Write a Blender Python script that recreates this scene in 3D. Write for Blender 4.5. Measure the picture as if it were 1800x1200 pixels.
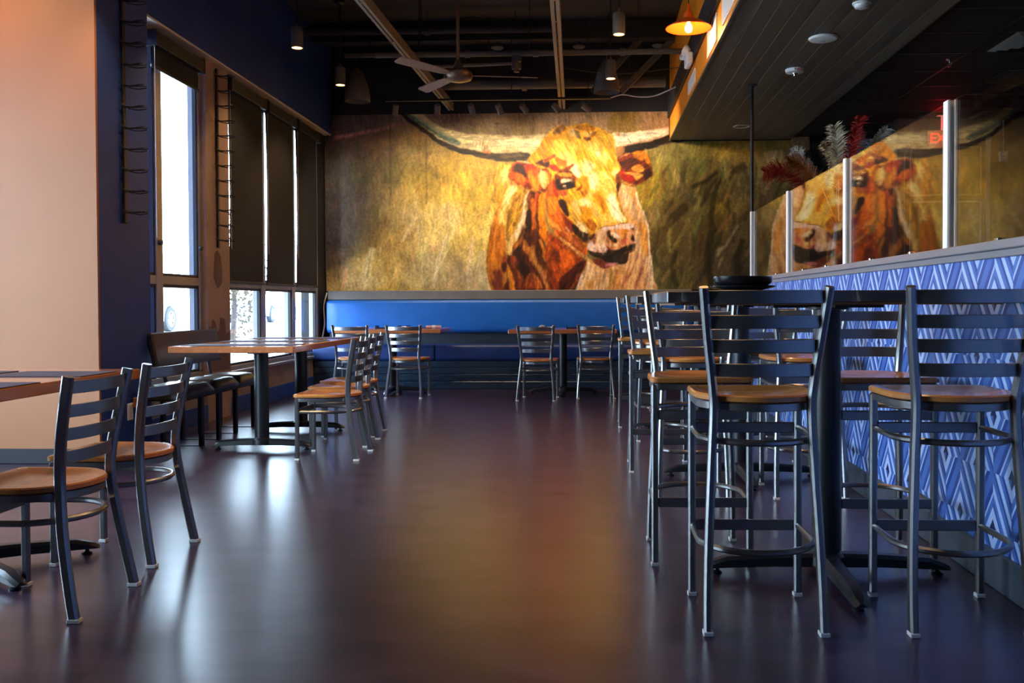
import bpy, bmesh, math, random
import numpy as np
from mathutils import Vector, Matrix
R = math.radians
random.seed(7)
for o in list(bpy.data.objects): bpy.data.objects.remove(o)
S = bpy.context.scene
COL = S.collection
# ------------------------------------------------------------------ camera, sky, exposure
cd = bpy.data.cameras.new('camera'); cam = bpy.data.objects.new('camera', cd); COL.objects.link(cam)
cd.sensor_width = 36; cd.lens = 32.4; cd.clip_start = .05; cd.clip_end = 300
cd.shift_x = -.0405; cd.shift_y = -.01825
cam.matrix_world = Matrix.Translation((0, 0, 1.05)) @ Matrix.Rotation(R(2.2), 4, 'Z') @ Matrix.Rotation(R(90 - 1.2), 4, 'X') @ Matrix.Rotation(R(-.2), 4, 'Z')
S.camera = cam
W = bpy.data.worlds.new('world'); S.world = W; W.use_nodes = True
bg = W.node_tree.nodes['Background']; bg.inputs[0].default_value = (.58, .77, 1, 1); bg.inputs[1].default_value = 18
vs = S.view_settings
vs.view_transform = 'Standard'; vs.look = 'None'; vs.gamma = 1; vs.use_curve_mapping = False; vs.exposure = .68
def portal(loc, rot, sx, sy):                       # sky portals: they only guide sampling of the sky through window openings
    l = bpy.data.lights.new('sky_portal', 'AREA'); l.shape = 'RECTANGLE'; l.size = sx; l.size_y = sy
    l.cycles.is_portal = True
    o = bpy.data.objects.new('sky_portal', l); COL.objects.link(o); o.location = loc; o.rotation_euler = rot
# portals face into the room (area lights shine along local -Z)
portal((-3.56, 7.4, 1.8), (R(90), 0, R(-90)), 1.5, 2.8)
portal((-3.56, 10.1, 1.8), (R(90), 0, R(-90)), 3.1, 2.8)
portal((-5.57, 3.3, 1.75), (R(90), 0, R(-90)), 3.8, 2.7)

# ------------------------------------------------------------------ materials
def lin(h):
    c = [int(h[i:i + 2], 16) / 255 for i in (0, 2, 4)]
    return tuple(x / 12.92 if x <= .04045 else ((x + .055) / 1.055) ** 2.4 for x in c)
def mat(name, col, rough=.5, metal=0., var=0., scale=(6, 6, 6), col2=None, bump=0., bscale=None, rvar=0., spec=.5, detail=6, emit=None, es=0., coat=0., crough=.12, trans=0., ior=1.45, alpha=1., obj=True):
    m = bpy.data.materials.new(name); m.use_nodes = True
    nt = m.node_tree; N = nt.nodes; L = nt.links; b = N['Principled BSDF']
    if isinstance(col, str): col = lin(col)
    if isinstance(col2, str): col2 = lin(col2)
    b.inputs['Base Color'].default_value = (*col, 1); b.inputs['Roughness'].default_value = rough; b.inputs['Metallic'].default_value = metal
    b.inputs['Specular IOR Level'].default_value = spec; b.inputs['Coat Weight'].default_value = coat; b.inputs['Coat Roughness'].default_value = crough
    b.inputs['Transmission Weight'].default_value = trans; b.inputs['IOR'].default_value = ior; b.inputs['Alpha'].default_value = alpha
    if emit is not None:
        b.inputs['Emission Color'].default_value = (*(lin(emit) if isinstance(emit, str) else emit), 1); b.inputs['Emission Strength'].default_value = es
    if var or col2 or bump or rvar:
        tc = N.new('ShaderNodeTexCoord'); mp = N.new('ShaderNodeMapping'); mp.inputs['Scale'].default_value = scale
        L.new(tc.outputs['Object'], mp.inputs[0])
        nz = N.new('ShaderNodeTexNoise'); nz.inputs['Scale'].default_value = 1; nz.inputs['Detail'].default_value = detail; nz.inputs['Roughness'].default_value = .62
        L.new(mp.outputs[0], nz.inputs['Vector'])
        if var or col2:
            rp = N.new('ShaderNodeValToRGB')
            c2 = col2 or tuple(min(1, x * (1 + var)) for x in col); c1 = col if col2 else tuple(x * (1 - var) for x in col)
            rp.color_ramp.elements[0].position = .28; rp.color_ramp.elements[1].position = .74
            rp.color_ramp.elements[0].color = (*c1, 1); rp.color_ramp.elements[1].color = (*c2, 1)
            L.new(nz.outputs['Fac'], rp.inputs[0]); L.new(rp.outputs[0], b.inputs['Base Color'])
        if rvar:
            mr = N.new('ShaderNodeMapRange'); mr.inputs[1].default_value = .2; mr.inputs[2].default_value = .8
            mr.inputs[3].default_value = rough - rvar; mr.inputs[4].default_value = rough + rvar
            L.new(nz.outputs['Fac'], mr.inputs[0]); L.new(mr.outputs[0], b.inputs['Roughness'])
        if bump:
            nb = N.new('ShaderNodeTexNoise'); nb.inputs['Detail'].default_value = 3
            bs = bscale or 60
            m2 = N.new('ShaderNodeMapping'); m2.inputs['Scale'].default_value = bs if isinstance(bs, tuple) else (bs, bs, bs)
            L.new(tc.outputs['Object'], m2.inputs[0]); nb.inputs['Scale'].default_value = 1; L.new(m2.outputs[0], nb.inputs['Vector'])
            bp = N.new('ShaderNodeBump'); bp.inputs['Strength'].default_value = bump; bp.inputs['Distance'].default_value = .01
            L.new(nb.outputs['Fac'], bp.inputs['Height']); L.new(bp.outputs[0], b.inputs['Normal'])
    return m
K = {}
K['floor'] = mat('stained_concrete', (.012, .006, .019), .29, var=0, scale=(3, 6, 1), col2=(.052, .026, .052), spec=.5, detail=2, coat=.22, crough=.2)
K['peach'] = mat('peach_paint', (.33, .132, .052), .55, var=.05, scale=(1.5, 1.5, 1.5), bump=.02, bscale=90)
K['navy'] = mat('navy_paint', (.014, .048, .23), .5, var=.15, scale=(2, 2, 2), bump=.02, bscale=80)
K['blackpaint'] = mat('black_paint', (.012, .012, .016), .6, var=.25, scale=(2, 2, 2))
K['ceiling'] = mat('black_ceiling_paint', (.030, .029, .034), .7, var=.3, scale=(1.2, 1.2, 1.2), bump=.05, bscale=30)
K['patch'] = mat('unfinished_plaster_patch', (.13, .075, .065), .7, var=.2, scale=(6, 6, 6))
K['brownwall'] = mat('brown_plaster', (.30, .20, .155), .6, var=.25, scale=(3, 3, 3), bump=.05, bscale=50)
K['concrete'] = mat('stained_block', (.17, .115, .085), .75, col2=(.30, .22, .17), scale=(2, 2.5, 4), bump=.12, bscale=25)
K['plank'] = mat('dark_ceiling_plank', (.115, .096, .072), .42, var=.25, scale=(14, .7, 14), bump=.04, bscale=(60, 3, 60))
K['plankb'] = mat('dark_ceiling_plank_b', (.135, .112, .084), .45, var=.25, scale=(13, .6, 13), bump=.04, bscale=(60, 3, 60))
K['orange'] = mat('orange_paint', (.95, .30, .012), .5, var=.06, scale=(2, 2, 2))
K['beam'] = mat('taupe_steel', (.20, .165, .13), .5, var=.12, scale=(4, 4, 4))
K['duct'] = mat('dark_duct', (.11, .095, .075), .5, var=.2, scale=(3, 3, 3))
K['blackmetal'] = mat('black_powder_coat', (.012, .013, .017), .38, bump=.02, bscale=200)
K['steel'] = mat('clear_coated_steel', (.25, .248, .25), .29, .92)
K['chrome'] = mat('polished_steel', (.62, .62, .63), .2, 1.)
K['cap'] = mat('glide_plastic', (.62, .62, .62), .35)
K['seat'] = mat('honey_wood', (.46, .165, .038), .27, col2=(.57, .225, .055), scale=(5, 40, 30), coat=.3)
K['walnut'] = mat('red_brown_wood', (.30, .10, .035), .3, col2=(.44, .16, .055), scale=(30, 5, 30), coat=.4)
K['tabletop'] = mat('dining_table_wood', (.38, .135, .05), .14, col2=(.52, .20, .08), scale=(30, 5, 30), coat=.5)
K['barwood'] = mat('bar_table_wood', (.035, .028, .030), .3, col2=(.06, .05, .05), scale=(5, 30, 30), coat=.4)
K['woodunder'] = mat('raw_table_underside', (.30, .15, .06), .6, var=.2, scale=(5, 30, 30))
K['mat'] = mat('woven_placemat', (.030, .032, .075), .65, var=.35, scale=(190, 190, 190), bump=.3, bscale=240)
K['vinylblue'] = mat('blue_vinyl', (.012, .12, .46), .38, var=.12, scale=(3, 3, 3), bump=.18, bscale=130, rvar=.04)
K['vinyldark'] = mat('dark_blue_vinyl', (.010, .032, .14), .42, var=.2, scale=(3, 3, 3), bump=.12, bscale=110)
K['slate'] = mat('slate_paint_board', (.050, .062, .080), .35, var=.2, scale=(2, 8, 8), rvar=.05)
K['greige'] = mat('grey_ledge_laminate', (.17, .16, .15), .4, var=.1, scale=(8, 2, 2))
K['bluebase'] = mat('dark_blue_board', (.020, .036, .062), .28, var=.3, scale=(1.5, 9, 9), rvar=.06)
K['blackvinyl'] = mat('black_vinyl', (.030, .028, .028), .3, bump=.08, bscale=120, rvar=.04)
K['cream'] = mat('cream_daylit_trim', (.72, .64, .46), .5)
K['alu'] = mat('anodised_window_frame', (.34, .32, .29), .4, .55, var=.08, scale=(3, 3, 3))
K['white'] = mat('white_plastic', (.80, .80, .78), .4)
K['whitepost'] = mat('white_metal_channel', (.82, .83, .86), .3)
K['shade'] = mat('dark_shade_cloth', (.012, .013, .018), .8, var=.1, scale=(40, 40, 40), bump=.08, bscale=300)
K['shadebar'] = mat('shade_cassette', (.020, .021, .026), .45)
K['capgrey'] = mat('grey_cap_paint', (.20, .19, .21), .38, var=.12, scale=(6, 2, 6))
K['darkwall'] = mat('charcoal_wall', (.045, .040, .030), .5, var=.2, scale=(2, 2, 2))
K['tile'] = mat('black_ceiling_tile', (.010, .010, .009), .75, var=.3, scale=(30, 30, 30), bump=.2, bscale=120)
K['grid'] = mat('black_ceiling_grid', (.028, .027, .023), .4)
K['fanwood'] = mat('fan_blade', (.30, .20, .145), .45, var=.15, scale=(3, 20, 20))
K['fanbody'] = mat('bronze_fan_body', (.14, .085, .06), .35, .6, var=.2, scale=(9, 9, 9))
K['dome'] = mat('dark_dome_shade', (.15, .13, .105), .35, var=.1, scale=(5, 5, 5))
K['redshade'] = mat('red_orange_enamel', (.75, .11, .01), .3)
K['bulb'] = mat('lamp_bulb', (1, .8, .5), .3, emit=(1, .58, .2), es=14)
K['ledspot'] = mat('lamp_lens', (1, .8, .5), .3, emit=(1, .50, .16), es=10)
K['rubber'] = mat('tyre_rubber', (.02, .02, .022), .7)
K['carwhite'] = mat('white_car_paint', (.80, .81, .83), .2, coat=1)
K['carglass'] = mat('car_window', (.03, .035, .04), .05)
K['pavement'] = mat('outdoor_concrete', (.55, .53, .50), .85, var=.06, scale=(1, 1, 1))
K['leaf'] = mat('autumn_leaf', (.022, .018, .004), .6, col2=(.05, .026, .006), scale=(9, 9, 9))
K['bark'] = mat('bark', (.06, .04, .03), .8, var=.3, scale=(9, 9, 2))
K['red'] = mat('exit_letter', (.8, .02, .01), .4, emit=(1, .012, .004), es=1.6)
K['exitbody'] = mat('exit_sign_face', (.16, .03, .025), .4, emit=(1, .08, .05), es=.10)
K['firetxt'] = mat('red_print', (.6, .02, .02), .5)
K['bowl'] = mat('black_dish', (.010, .010, .013), .22)
K['oil'] = mat('yellow_oil', (.75, .62, .02), .1, trans=.6)
K['napkin'] = mat('pink_napkin', (.62, .38, .40), .8)
gm = bpy.data.materials.new('window_glass'); gm.use_nodes = True; nt = gm.node_tree; nt.nodes.clear()
o_ = nt.nodes.new('ShaderNodeOutputMaterial'); mx = nt.nodes.new('ShaderNodeMixShader'); tr = nt.nodes.new('ShaderNodeBsdfTransparent'); gl = nt.nodes.new('ShaderNodeBsdfGlossy')
gl.inputs['Roughness'].default_value = .0; tr.inputs[0].default_value = (.96, .98, .97, 1)
lw = nt.nodes.new('ShaderNodeLayerWeight'); lw.inputs[0].default_value = .5
pw_ = nt.nodes.new('ShaderNodeMath'); pw_.operation = 'POWER'; pw_.inputs[1].default_value = 5; nt.links.new(lw.outputs['Facing'], pw_.inputs[0])
ma_ = nt.nodes.new('ShaderNodeMath'); ma_.operation = 'MULTIPLY_ADD'; ma_.inputs[1].default_value = .96; ma_.inputs[2].default_value = .04; nt.links.new(pw_.outputs[0], ma_.inputs[0])
nt.links.new(ma_.outputs[0], mx.inputs[0]); nt.links.new(tr.outputs[0], mx.inputs[1]); nt.links.new(gl.outputs[0], mx.inputs[2]); nt.links.new(mx.outputs[0], o_.inputs[0])
K['glass'] = gm

# wallpaper: nested rhombi printed in blues (flat print), driven by wall position
def wallpaper():
    m = bpy.data.materials.new('blue_rhombus_wallpaper'); m.use_nodes = True; nt = m.node_tree; N = nt.nodes; L = nt.links; b = N['Principled BSDF']
    b.inputs['Roughness'].default_value = .42
    tc = N.new('ShaderNodeTexCoord'); sp = N.new('ShaderNodeSeparateXYZ'); L.new(tc.outputs['Object'], sp.inputs[0])
    def mth(op, a, bb=None, cc=None):
        n = N.new('ShaderNodeMath'); n.operation = op
        for i, v in enumerate((a, bb, cc)):
            if v is None: continue
            if isinstance(v, (int, float)): n.inputs[i].default_value = v
            else: L.new(v, n.inputs[i])
        return n.outputs[0]
    y = mth('MULTIPLY', sp.outputs[1], 1 / .30); z = mth('MULTIPLY', sp.outputs[2], 1 / .42)
    fy = mth('MULTIPLY', mth('ABSOLUTE', mth('SUBTRACT', mth('FRACT', y), .5)), 2)
    fz = mth('MULTIPLY', mth('ABSOLUTE', mth('SUBTRACT', mth('FRACT', z), .5)), 2)
    d = mth('ADD', fy, fz); d2 = mth('MINIMUM', d, mth('SUBTRACT', 2, d))
    up = mth('GREATER_THAN', mth('FRACT', mth('ADD', z, mth('MULTIPLY', mth('GREATER_THAN', d, 1), .5))), .5)
    lf = mth('GREATER_THAN', mth('FRACT', mth('ADD', y, mth('MULTIPLY', mth('GREATER_THAN', d, 1), .5))), .5)
    def ramp(stops):
        r = N.new('ShaderNodeValToRGB'); r.color_ramp.interpolation = 'CONSTANT'; e = r.color_ramp.elements
        while len(e) < len(stops): e.new(.5)
        for i, (p, h) in enumerate(stops): e[i].position = p; e[i].color = (*lin(h), 1)
        L.new(d2, r.inputs[0]); return r.outputs[0]
    LT, MD, DK, NV = 'a6bce8', '3e66b2', '173f90', '0a1c52'
    A = ramp([(0, NV), (.18, LT), (.40, MD), (.58, LT), (.66, DK), (.84, MD)])
    B = ramp([(0, MD), (.18, LT), (.40, DK), (.54, MD), (.70, LT), (.88, DK)])
    C = ramp([(0, NV), (.18, LT), (.40, DK), (.48, MD), (.64, LT), (.82, MD)])
    def mix(f, a, c):
        n = N.new('ShaderNodeMix'); n.data_type = 'RGBA'; L.new(f, n.inputs[0]); L.new(a, n.inputs[6]); L.new(c, n.inputs[7]); return n.outputs[2]
    L.new(mix(up, mix(lf, A, B), mix(lf, C, A)), b.inputs['Base Color'])
    return m
K['wallpaper'] = wallpaper()

# ------------------------------------------------------------------ mesh helpers
class MB:
    def __init__(s): s.v = []; s.f = []
    def add(s, vs, fs, mtx=None):
        n = len(s.v)
        s.v += [tuple(mtx @ Vector(p)) for p in vs] if mtx is not None else [tuple(p) for p in vs]
        s.f += [tuple(i + n for i in f) for f in fs]; return s
    def box(s, c, d, b=0., mtx=None):
        x, y, z = (q / 2 for q in d); T = Matrix.Translation(c); T = T @ mtx if mtx is not None else T
        if b <= 0:
            vs = [(sx * x, sy * y, sz * z) for sx in (-1, 1) for sy in (-1, 1) for sz in (-1, 1)]
            return s.add(vs, [(0, 1, 3, 2), (4, 6, 7, 5), (0, 4, 5, 1), (2, 3, 7, 6), (0, 2, 6, 4), (1, 5, 7, 3)], T)
        b = min(b, x * .9, y * .9, z * .9)
        vs = []; idx = {}
        for sx in (-1, 1):
            for sy in (-1, 1):
                for sz in (-1, 1):
                    for a in range(3):
                        p = [sx * (x - b), sy * (y - b), sz * (z - b)]; p[a] = (sx * x, sy * y, sz * z)[a]
                        idx[sx, sy, sz, a] = len(vs); vs.append(p)
        fs = []
        for a in range(3):
            o1, o2 = (a + 1) % 3, (a + 2) % 3
            for sg in (-1, 1):
                q = []
                for s1, s2 in ((-1, -1), (1, -1), (1, 1), (-1, 1)):
                    k = [0, 0, 0]; k[a] = sg; k[o1] = s1; k[o2] = s2; q.append(idx[(*k, a)])
                fs.append(tuple(q if sg > 0 else q[::-1]))
            for s1 in (-1, 1):
                for s2 in (-1, 1):
                    k0 = [0, 0, 0]; k0[o1] = s1; k0[o2] = s2; k1 = list(k0); k0[a] = -1; k1[a] = 1
                    q = [idx[(*k0, o1)], idx[(*k1, o1)], idx[(*k1, o2)], idx[(*k0, o2)]]
                    fs.append(tuple(q if s1 * s2 < 0 else q[::-1]))
        for sx in (-1, 1):
            for sy in (-1, 1):
                for sz in (-1, 1):
                    q = [idx[sx, sy, sz, a] for a in range(3)]; fs.append(tuple(q if sx * sy * sz > 0 else q[::-1]))
        return s.add(vs, fs, T)
    def sweep(s, path, sec, up=(0, 0, 1), closed=False, caps=True, scales=None):
        P = [Vector(p) for p in path]; n = len(P); m = len(sec); base = len(s.v); up = Vector(up)
        for i in range(n):
            a = P[(i - 1) % n] if (closed or i > 0) else P[i]; c = P[(i + 1) % n] if (closed or i < n - 1) else P[i]
            t = (c - a).normalized(); sd = t.cross(up)
            if sd.length < 1e-4: sd = t.cross(Vector((0, 1, 0)))
            sd.normalize(); u2 = sd.cross(t).normalized(); k = scales[i] if scales else 1
            for (p, q) in sec: s.v.append(tuple(P[i] + sd * p * k + u2 * q * k))
        for i in range(n if closed else n - 1):
            j = (i + 1) % n
            for q in range(m):
                r = (q + 1) % m; s.f.append((base + i * m + q, base + i * m + r, base + j * m + r, base + j * m + q))
        if caps and not closed:
            s.f.append(tuple(base + q for q in range(m))[::-1]); s.f.append(tuple(base + (n - 1) * m + q for q in range(m)))
        return s
    def tube(s, path, r, n=8, up=(0, 0, 1), closed=False, scales=None):
        return s.sweep(path, [(r * math.cos(2 * math.pi * i / n), r * math.sin(2 * math.pi * i / n)) for i in range(n)], up, closed, True, scales)
    def rbar(s, path, w, h, b=.003, up=(0, 0, 1), closed=False):
        x, y = w / 2, h / 2
        return s.sweep(path, [(-x + b, -y), (x - b, -y), (x, -y + b), (x, y - b), (x - b, y), (-x + b, y), (-x, y - b), (-x, -y + b)], up, closed)
    def lathe(s, prof, n=24, c=(0, 0, 0), mtx=None, cap=False):
        vs = []; fs = []; m = len(prof)
        for i in range(n):
            a = 2 * math.pi * i / n
            for r, z in prof: vs.append((r * math.cos(a), r * math.sin(a), z))
        for i in range(n):
            j = (i + 1) % n
            for k in range(m - 1): fs.append((i * m + k, j * m + k, j * m + k + 1, i * m + k + 1))
        if cap:
            fs.append(tuple(i * m for i in range(n))[::-1]); fs.append(tuple(i * m + m - 1 for i in range(n)))
        T = Matrix.Translation(c); T = T @ mtx if mtx is not None else T
        return s.add(vs, fs, T)
    def prism(s, out, z0, z1, b=0.):
        n = len(out)
        if b > 0:
            cx = sum(p[0] for p in out) / n; cy = sum(p[1] for p in out) / n
            ins = []
            for (x, y) in out:
                l = math.hypot(x - cx, y - cy); k = (l - b * 1.3) / l; ins.append((cx + (x - cx) * k, cy + (y - cy) * k))
            rings = [(ins, z0), (out, z0 + b), (out, z1 - b), (ins, z1)]
        else: rings = [(out, z0), (out, z1)]
        base = len(s.v)
        for o, z in rings: s.v += [(x, y, z) for x, y in o]
        for k in range(len(rings) - 1):
            for i in range(n):
                j = (i + 1) % n; s.f.append((base + k * n + i, base + k * n + j, base + (k + 1) * n + j, base + (k + 1) * n + i))
        s.f.append(tuple(base + i for i in range(n))[::-1]); s.f.append(tuple(base + (len(rings) - 1) * n + i for i in range(n)))
        return s
    def build(s, name, m, parent=None, smooth=None, loc=None, rot=None):
        me = bpy.data.meshes.new(name); me.from_pydata(s.v, [], s.f)
        me.materials.append(K[m] if isinstance(m, str) else m)
        if smooth:
            me.polygons.foreach_set('use_smooth', [True] * len(me.polygons)); me.update(); me.set_sharp_from_angle(angle=R(smooth))
        me.update()
        o = bpy.data.objects.new(name, me); COL.objects.link(o)
        if parent is not None: o.parent = parent
        if loc is not None: o.location = loc
        if rot is not None: o.rotation_euler = rot
        return o
def tag(o, label, cat, group=None, kind=None):
    if label: o['label'] = label
    if cat: o['category'] = cat
    if group: o['group'] = group
    if kind: o['kind'] = kind
    return o
def thing(name, label, cat, loc=(0, 0, 0), rz=0., group=None):
    o = bpy.data.objects.new(name, None); COL.objects.link(o); o.location = loc; o.rotation_euler = (0, 0, rz); o.empty_display_size = .1
    return tag(o, label, cat, group)
def struct(name, mb, m, parent=None, smooth=None):
    o = mb.build(name, m, parent, smooth)
    if parent is None: o['kind'] = 'structure'
    return o
def copy_tree(o, parent=None):
    c = o.copy(); COL.objects.link(c); c.parent = parent
    for ch in list(o.children): copy_tree(ch, c)
    return c
def B(c, d, b=0., mtx=None): return MB().box(c, d, b, mtx)
def BB(x0, x1, y0, y1, z0, z1, b=0.): return MB().box(((x0 + x1) / 2, (y0 + y1) / 2, (z0 + z1) / 2), (x1 - x0, y1 - y0, z1 - z0), b)
def crom(pts, n=6, closed=False):
    P = [Vector(p) for p in pts]; out = []; N_ = len(P)
    for i in range(N_ if closed else N_ - 1):
        if closed: a, b, c, d = P[i - 1], P[i], P[(i + 1) % N_], P[(i + 2) % N_]
        else: a, b, c, d = P[max(i - 1, 0)], P[i], P[i + 1], P[min(i + 2, N_ - 1)]
        for k in range(n):
            t = k / n; out.append(.5 * ((2 * b) + (c - a) * t + (2 * a - 5 * b + 4 * c - d) * t * t + (3 * b - a - 3 * c + d) * t ** 3))
    if not closed: out.append(P[-1])
    return out
def text(name, body, size, m, parent, loc, rot, ext=.001, sx=1.):
    c = bpy.data.curves.new(name, 'FONT'); c.body = body; c.size = size; c.extrude = ext; c.align_x = 'CENTER'; c.align_y = 'CENTER'; c.resolution_u = 3; c.offset = size * .012
    q = bpy.data.objects.new(name, c); COL.objects.link(q); bpy.context.view_layer.update()
    me = bpy.data.meshes.new_from_object(q.evaluated_get(bpy.context.evaluated_depsgraph_get())); bpy.data.objects.remove(q); bpy.data.curves.remove(c)
    me.materials.clear(); me.materials.append(K[m]); o = bpy.data.objects.new(name, me); COL.objects.link(o); o.parent = parent; o.location = loc; o.rotation_euler = rot; o.scale = (sx, 1, 1)
    return o

# ------------------------------------------------------------------ the setting
struct('floor', BB(-5.75, 6.3, -3.25, 12.75, -.12, 0), 'floor')
struct('ground', BB(-70, -5.8, -40, 90, -.3, .33), 'pavement')
struct('ground_strip', BB(-5.8, -3.66, 6.7, 90, -.3, .33), 'pavement')
struct('ceiling', BB(-5.75, 1.06, -3.25, 12.1, 4.4, 4.55), 'ceiling')
struct('wall_front_left', BB(-5.7, -3.232, 5.955, 5.98, .1, 4.4), 'peach')
struct('wall_pillar', BB(-5.7, -3.23, 5.98, 6.68, 0, 4.4), 'navy')
struct('baseboard_front_left', BB(-5.7, -3.232, 5.945, 5.98, 0, .1, .004), 'blackpaint')
struct('wall_left', BB(-3.66, -3.42, 6.68, 11.95, -.16, .40), 'concrete')
struct('baseboard_left', BB(-3.42, -3.405, 6.68, 11.3, 0, .16, .003), 'navy')
struct('wall_column', BB(-3.56, -3.40, 8.10, 8.62, 0, 3.26), 'brownwall')
for i_, P2 in enumerate(([(8.24, 1.30), (8.27, 1.52), (8.33, 1.55), (8.40, 1.50), (8.44, 1.36), (8.42, 1.24), (8.33, 1.20)], [(8.12, .62), (8.13, .86), (8.17, .83), (8.20, .92), (8.26, .90), (8.30, .80), (8.36, .82), (8.38, .93), (8.47, .92), (8.52, .78), (8.60, .80), (8.60, .45), (8.12, .45)])):
    n_ = len(P2); MB().add([(-3.40, y, z) for y, z in P2] + [(-3.3975, y, z) for y, z in P2], [tuple(range(n_)), tuple(range(n_, 2 * n_))[::-1]] + [(k_, (k_ + 1) % n_, n_ + (k_ + 1) % n_, n_ + k_) for k_ in range(n_)]).build('plaster_patch', 'patch', bpy.data.objects['wall_column'])
struct('wall_corner', BB(-3.66, -3.44, 11.60, 11.95, .4, 3.26), 'blackpaint')
struct('wall_header', BB(-3.66, -3.35, 6.68, 11.95, 3.262, 4.4), 'navy')
struct('trim_header', BB(-3.655, -3.352, 6.68, 11.94, 3.245, 3.262), 'cream')  # cream tone stands in for daylight leaking in above the shades
struct('wall_back', BB(-3.66, 2.835, 11.95, 12.1, 0, 4.4), 'blackpaint')
struct('wall_right', BB(6.15, 6.3, -3.25, 12.75, 0, 3.3), 'darkwall')
struct('wall_back_right', BB(3.62, 6.15, 11.0, 11.15, 0, 3.2), 'darkwall')
struct('wall_passage_side', BB(3.62, 3.72, 11.15, 12.75, 0, 3.2), 'blackpaint')
struct('wall_passage_return', BB(2.70, 2.83, 12.1, 12.75, 0, 3.3), 'blackpaint')
struct('wall_passage', BB(2.83, 3.62, 12.6, 12.75, 0, 3.2), 'navy')
# walls with storefront openings behind and beside the camera
def opening_wall(name, axis, pos, a0, a1, o0, o1, z0, z1, ztop, m):
    mb = MB()
    def q(u0, u1, w0, w1):
        if axis == 'x': mb.box((pos, (u0 + u1) / 2, (w0 + w1) / 2), (.16, u1 - u0, w1 - w0))
        else: mb.box(((u0 + u1) / 2, pos, (w0 + w1) / 2), (u1 - u0, .16, w1 - w0))
    q(a0, o0, 0, ztop); q(o1, a1, 0, ztop); q(o0, o1, 0, z0); q(o0, o1, z1, ztop)
    struct(name, mb, m)
def storefront(name, axis, pos, o0, o1, z0, z1, n, zt):
    root = MB()
    def q(mb, u0, u1, w0, w1, t=.1):
        if axis == 'x': mb.box((pos, (u0 + u1) / 2, (w0 + w1) / 2), (t, u1 - u0, w1 - w0), .004 if t > .05 else 0)
        else: mb.box(((u0 + u1) / 2, pos, (w0 + w1) / 2), (u1 - u0, t, w1 - w0), .004 if t > .05 else 0)
        return mb
    for w in ((z0, z0 + .06), (z1 - .06, z1)): q(root, o0, o1, *w)
    f = struct(name, root, 'alu')
    ys = [o0 + (o1 - o0) * i / n for i in range(n + 1)]
    for i, y in enumerate(ys):
        y0 = min(max(y - .04, o0), o1 - .08); q(MB(), y0, y0 + .08, z0 + .06, z1 - .06).build('mullion', 'alu', f)
    for i in range(n):
        q(MB(), ys[i] + .045, ys[i + 1] - .045, zt, zt + .06).build('transom', 'alu', f)
        q(MB(), ys[i] + .04, ys[i + 1] - .04, z0 + .06, zt, .008).build('pane', 'glass', f)
        q(MB(), ys[i] + .04, ys[i + 1] - .04, zt + .06, z1 - .06, .008).build('pane', 'glass', f)
    return f
opening_wall('wall_left_front', 'x', -5.67, -3.25, 5.955, 1.4, 5.2, .4, 3.1, 4.4, 'peach')
storefront('window_3', 'x', -5.67, 1.4, 5.2, .4, 3.1, 3, 1.25)
struct('wall_front', BB(-5.75, 6.3, -3.25, -3.1, 0, 4.4), 'blackpaint')

# the two windows in view
def pane_window(name, y0, y1, mul, z0=.40, z1=3.245, zt=1.25):
    X = -3.49; mb = MB()
    mb.box((X, (y0 + y1) / 2, z0 + .03), (.10, y1 - y0, .06), .004); mb.box((X, (y0 + y1) / 2, z1 - .04), (.10, y1 - y0, .08), .004)
    f = struct(name, mb, 'alu')
    ed = [y0] + [m for p in mul for m in p] + [y1]
    B((X, y0 + .025, (z0 + z1) / 2), (.10, .05, z1 - z0 - .13), .004).build('mullion', 'alu', f)
    B((X, y1 - .03, (z0 + z1) / 2), (.10, .06, z1 - z0 - .13), .004).build('mullion', 'alu', f)
    for a, b in mul: B((X, (a + b) / 2, (z0 + z1) / 2), (.10, b - a, z1 - z0 - .13), .004).build('mullion', 'alu', f)
    sp = [(y0 + .05, mul[0][0])] + [(mul[i][1], mul[i + 1][0]) for i in range(len(mul) - 1)] + [(mul[-1][1], y1 - .06)]
    for a, b in sp:
        B((X, (a + b) / 2, zt), (.09, b - a, .07), .004).build('transom', 'alu', f)
        B((X, (a + b) / 2, (z0 + .06 + zt - .035) / 2), (.008, b - a, zt - .035 - z0 - .06)).build('pane', 'glass', f)
        B((X, (a + b) / 2, (zt + .035 + z1 - .08) / 2), (.008, b - a, z1 - .08 - zt - .035)).build('pane', 'glass', f)
        for (w0, w1) in ((z0 + .06, zt - .035), (zt + .035, z1 - .08)):          # slim gasket frame round each pane
            g = MB()
            for yy in (a + .012, b - .012): g.box((X + .02, yy, (w0 + w1) / 2), (.03, .024, w1 - w0))
            for ww in (w0 + .012, w1 - .012): g.box((X + .02, (a + b) / 2, ww), (.03, b - a - .048, .024))
            g.build('sash', 'shadebar', f)
    return f
w1 = pane_window('window_1', 6.69, 8.10, [(7.23, 7.34)])
w2 = pane_window('window_2', 8.62, 11.60, [(9.58, 9.70), (10.58, 10.70)])
for y, z in ((7.27, 1.55), (8.04, 1.55)):
    MB().lathe([(0, -.012), (.02, -.012), (.024, 0), (.02, .012), (0, .012)], 12, (-3.425, y, z), Matrix.Rotation(R(90), 4, 'Y')).build('latch_knob', 'blackmetal', w1, 40)
struct('trim_sill', BB(-3.44, -3.395, 8.62, 11.6, .385, .415, .004), 'alu')

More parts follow.
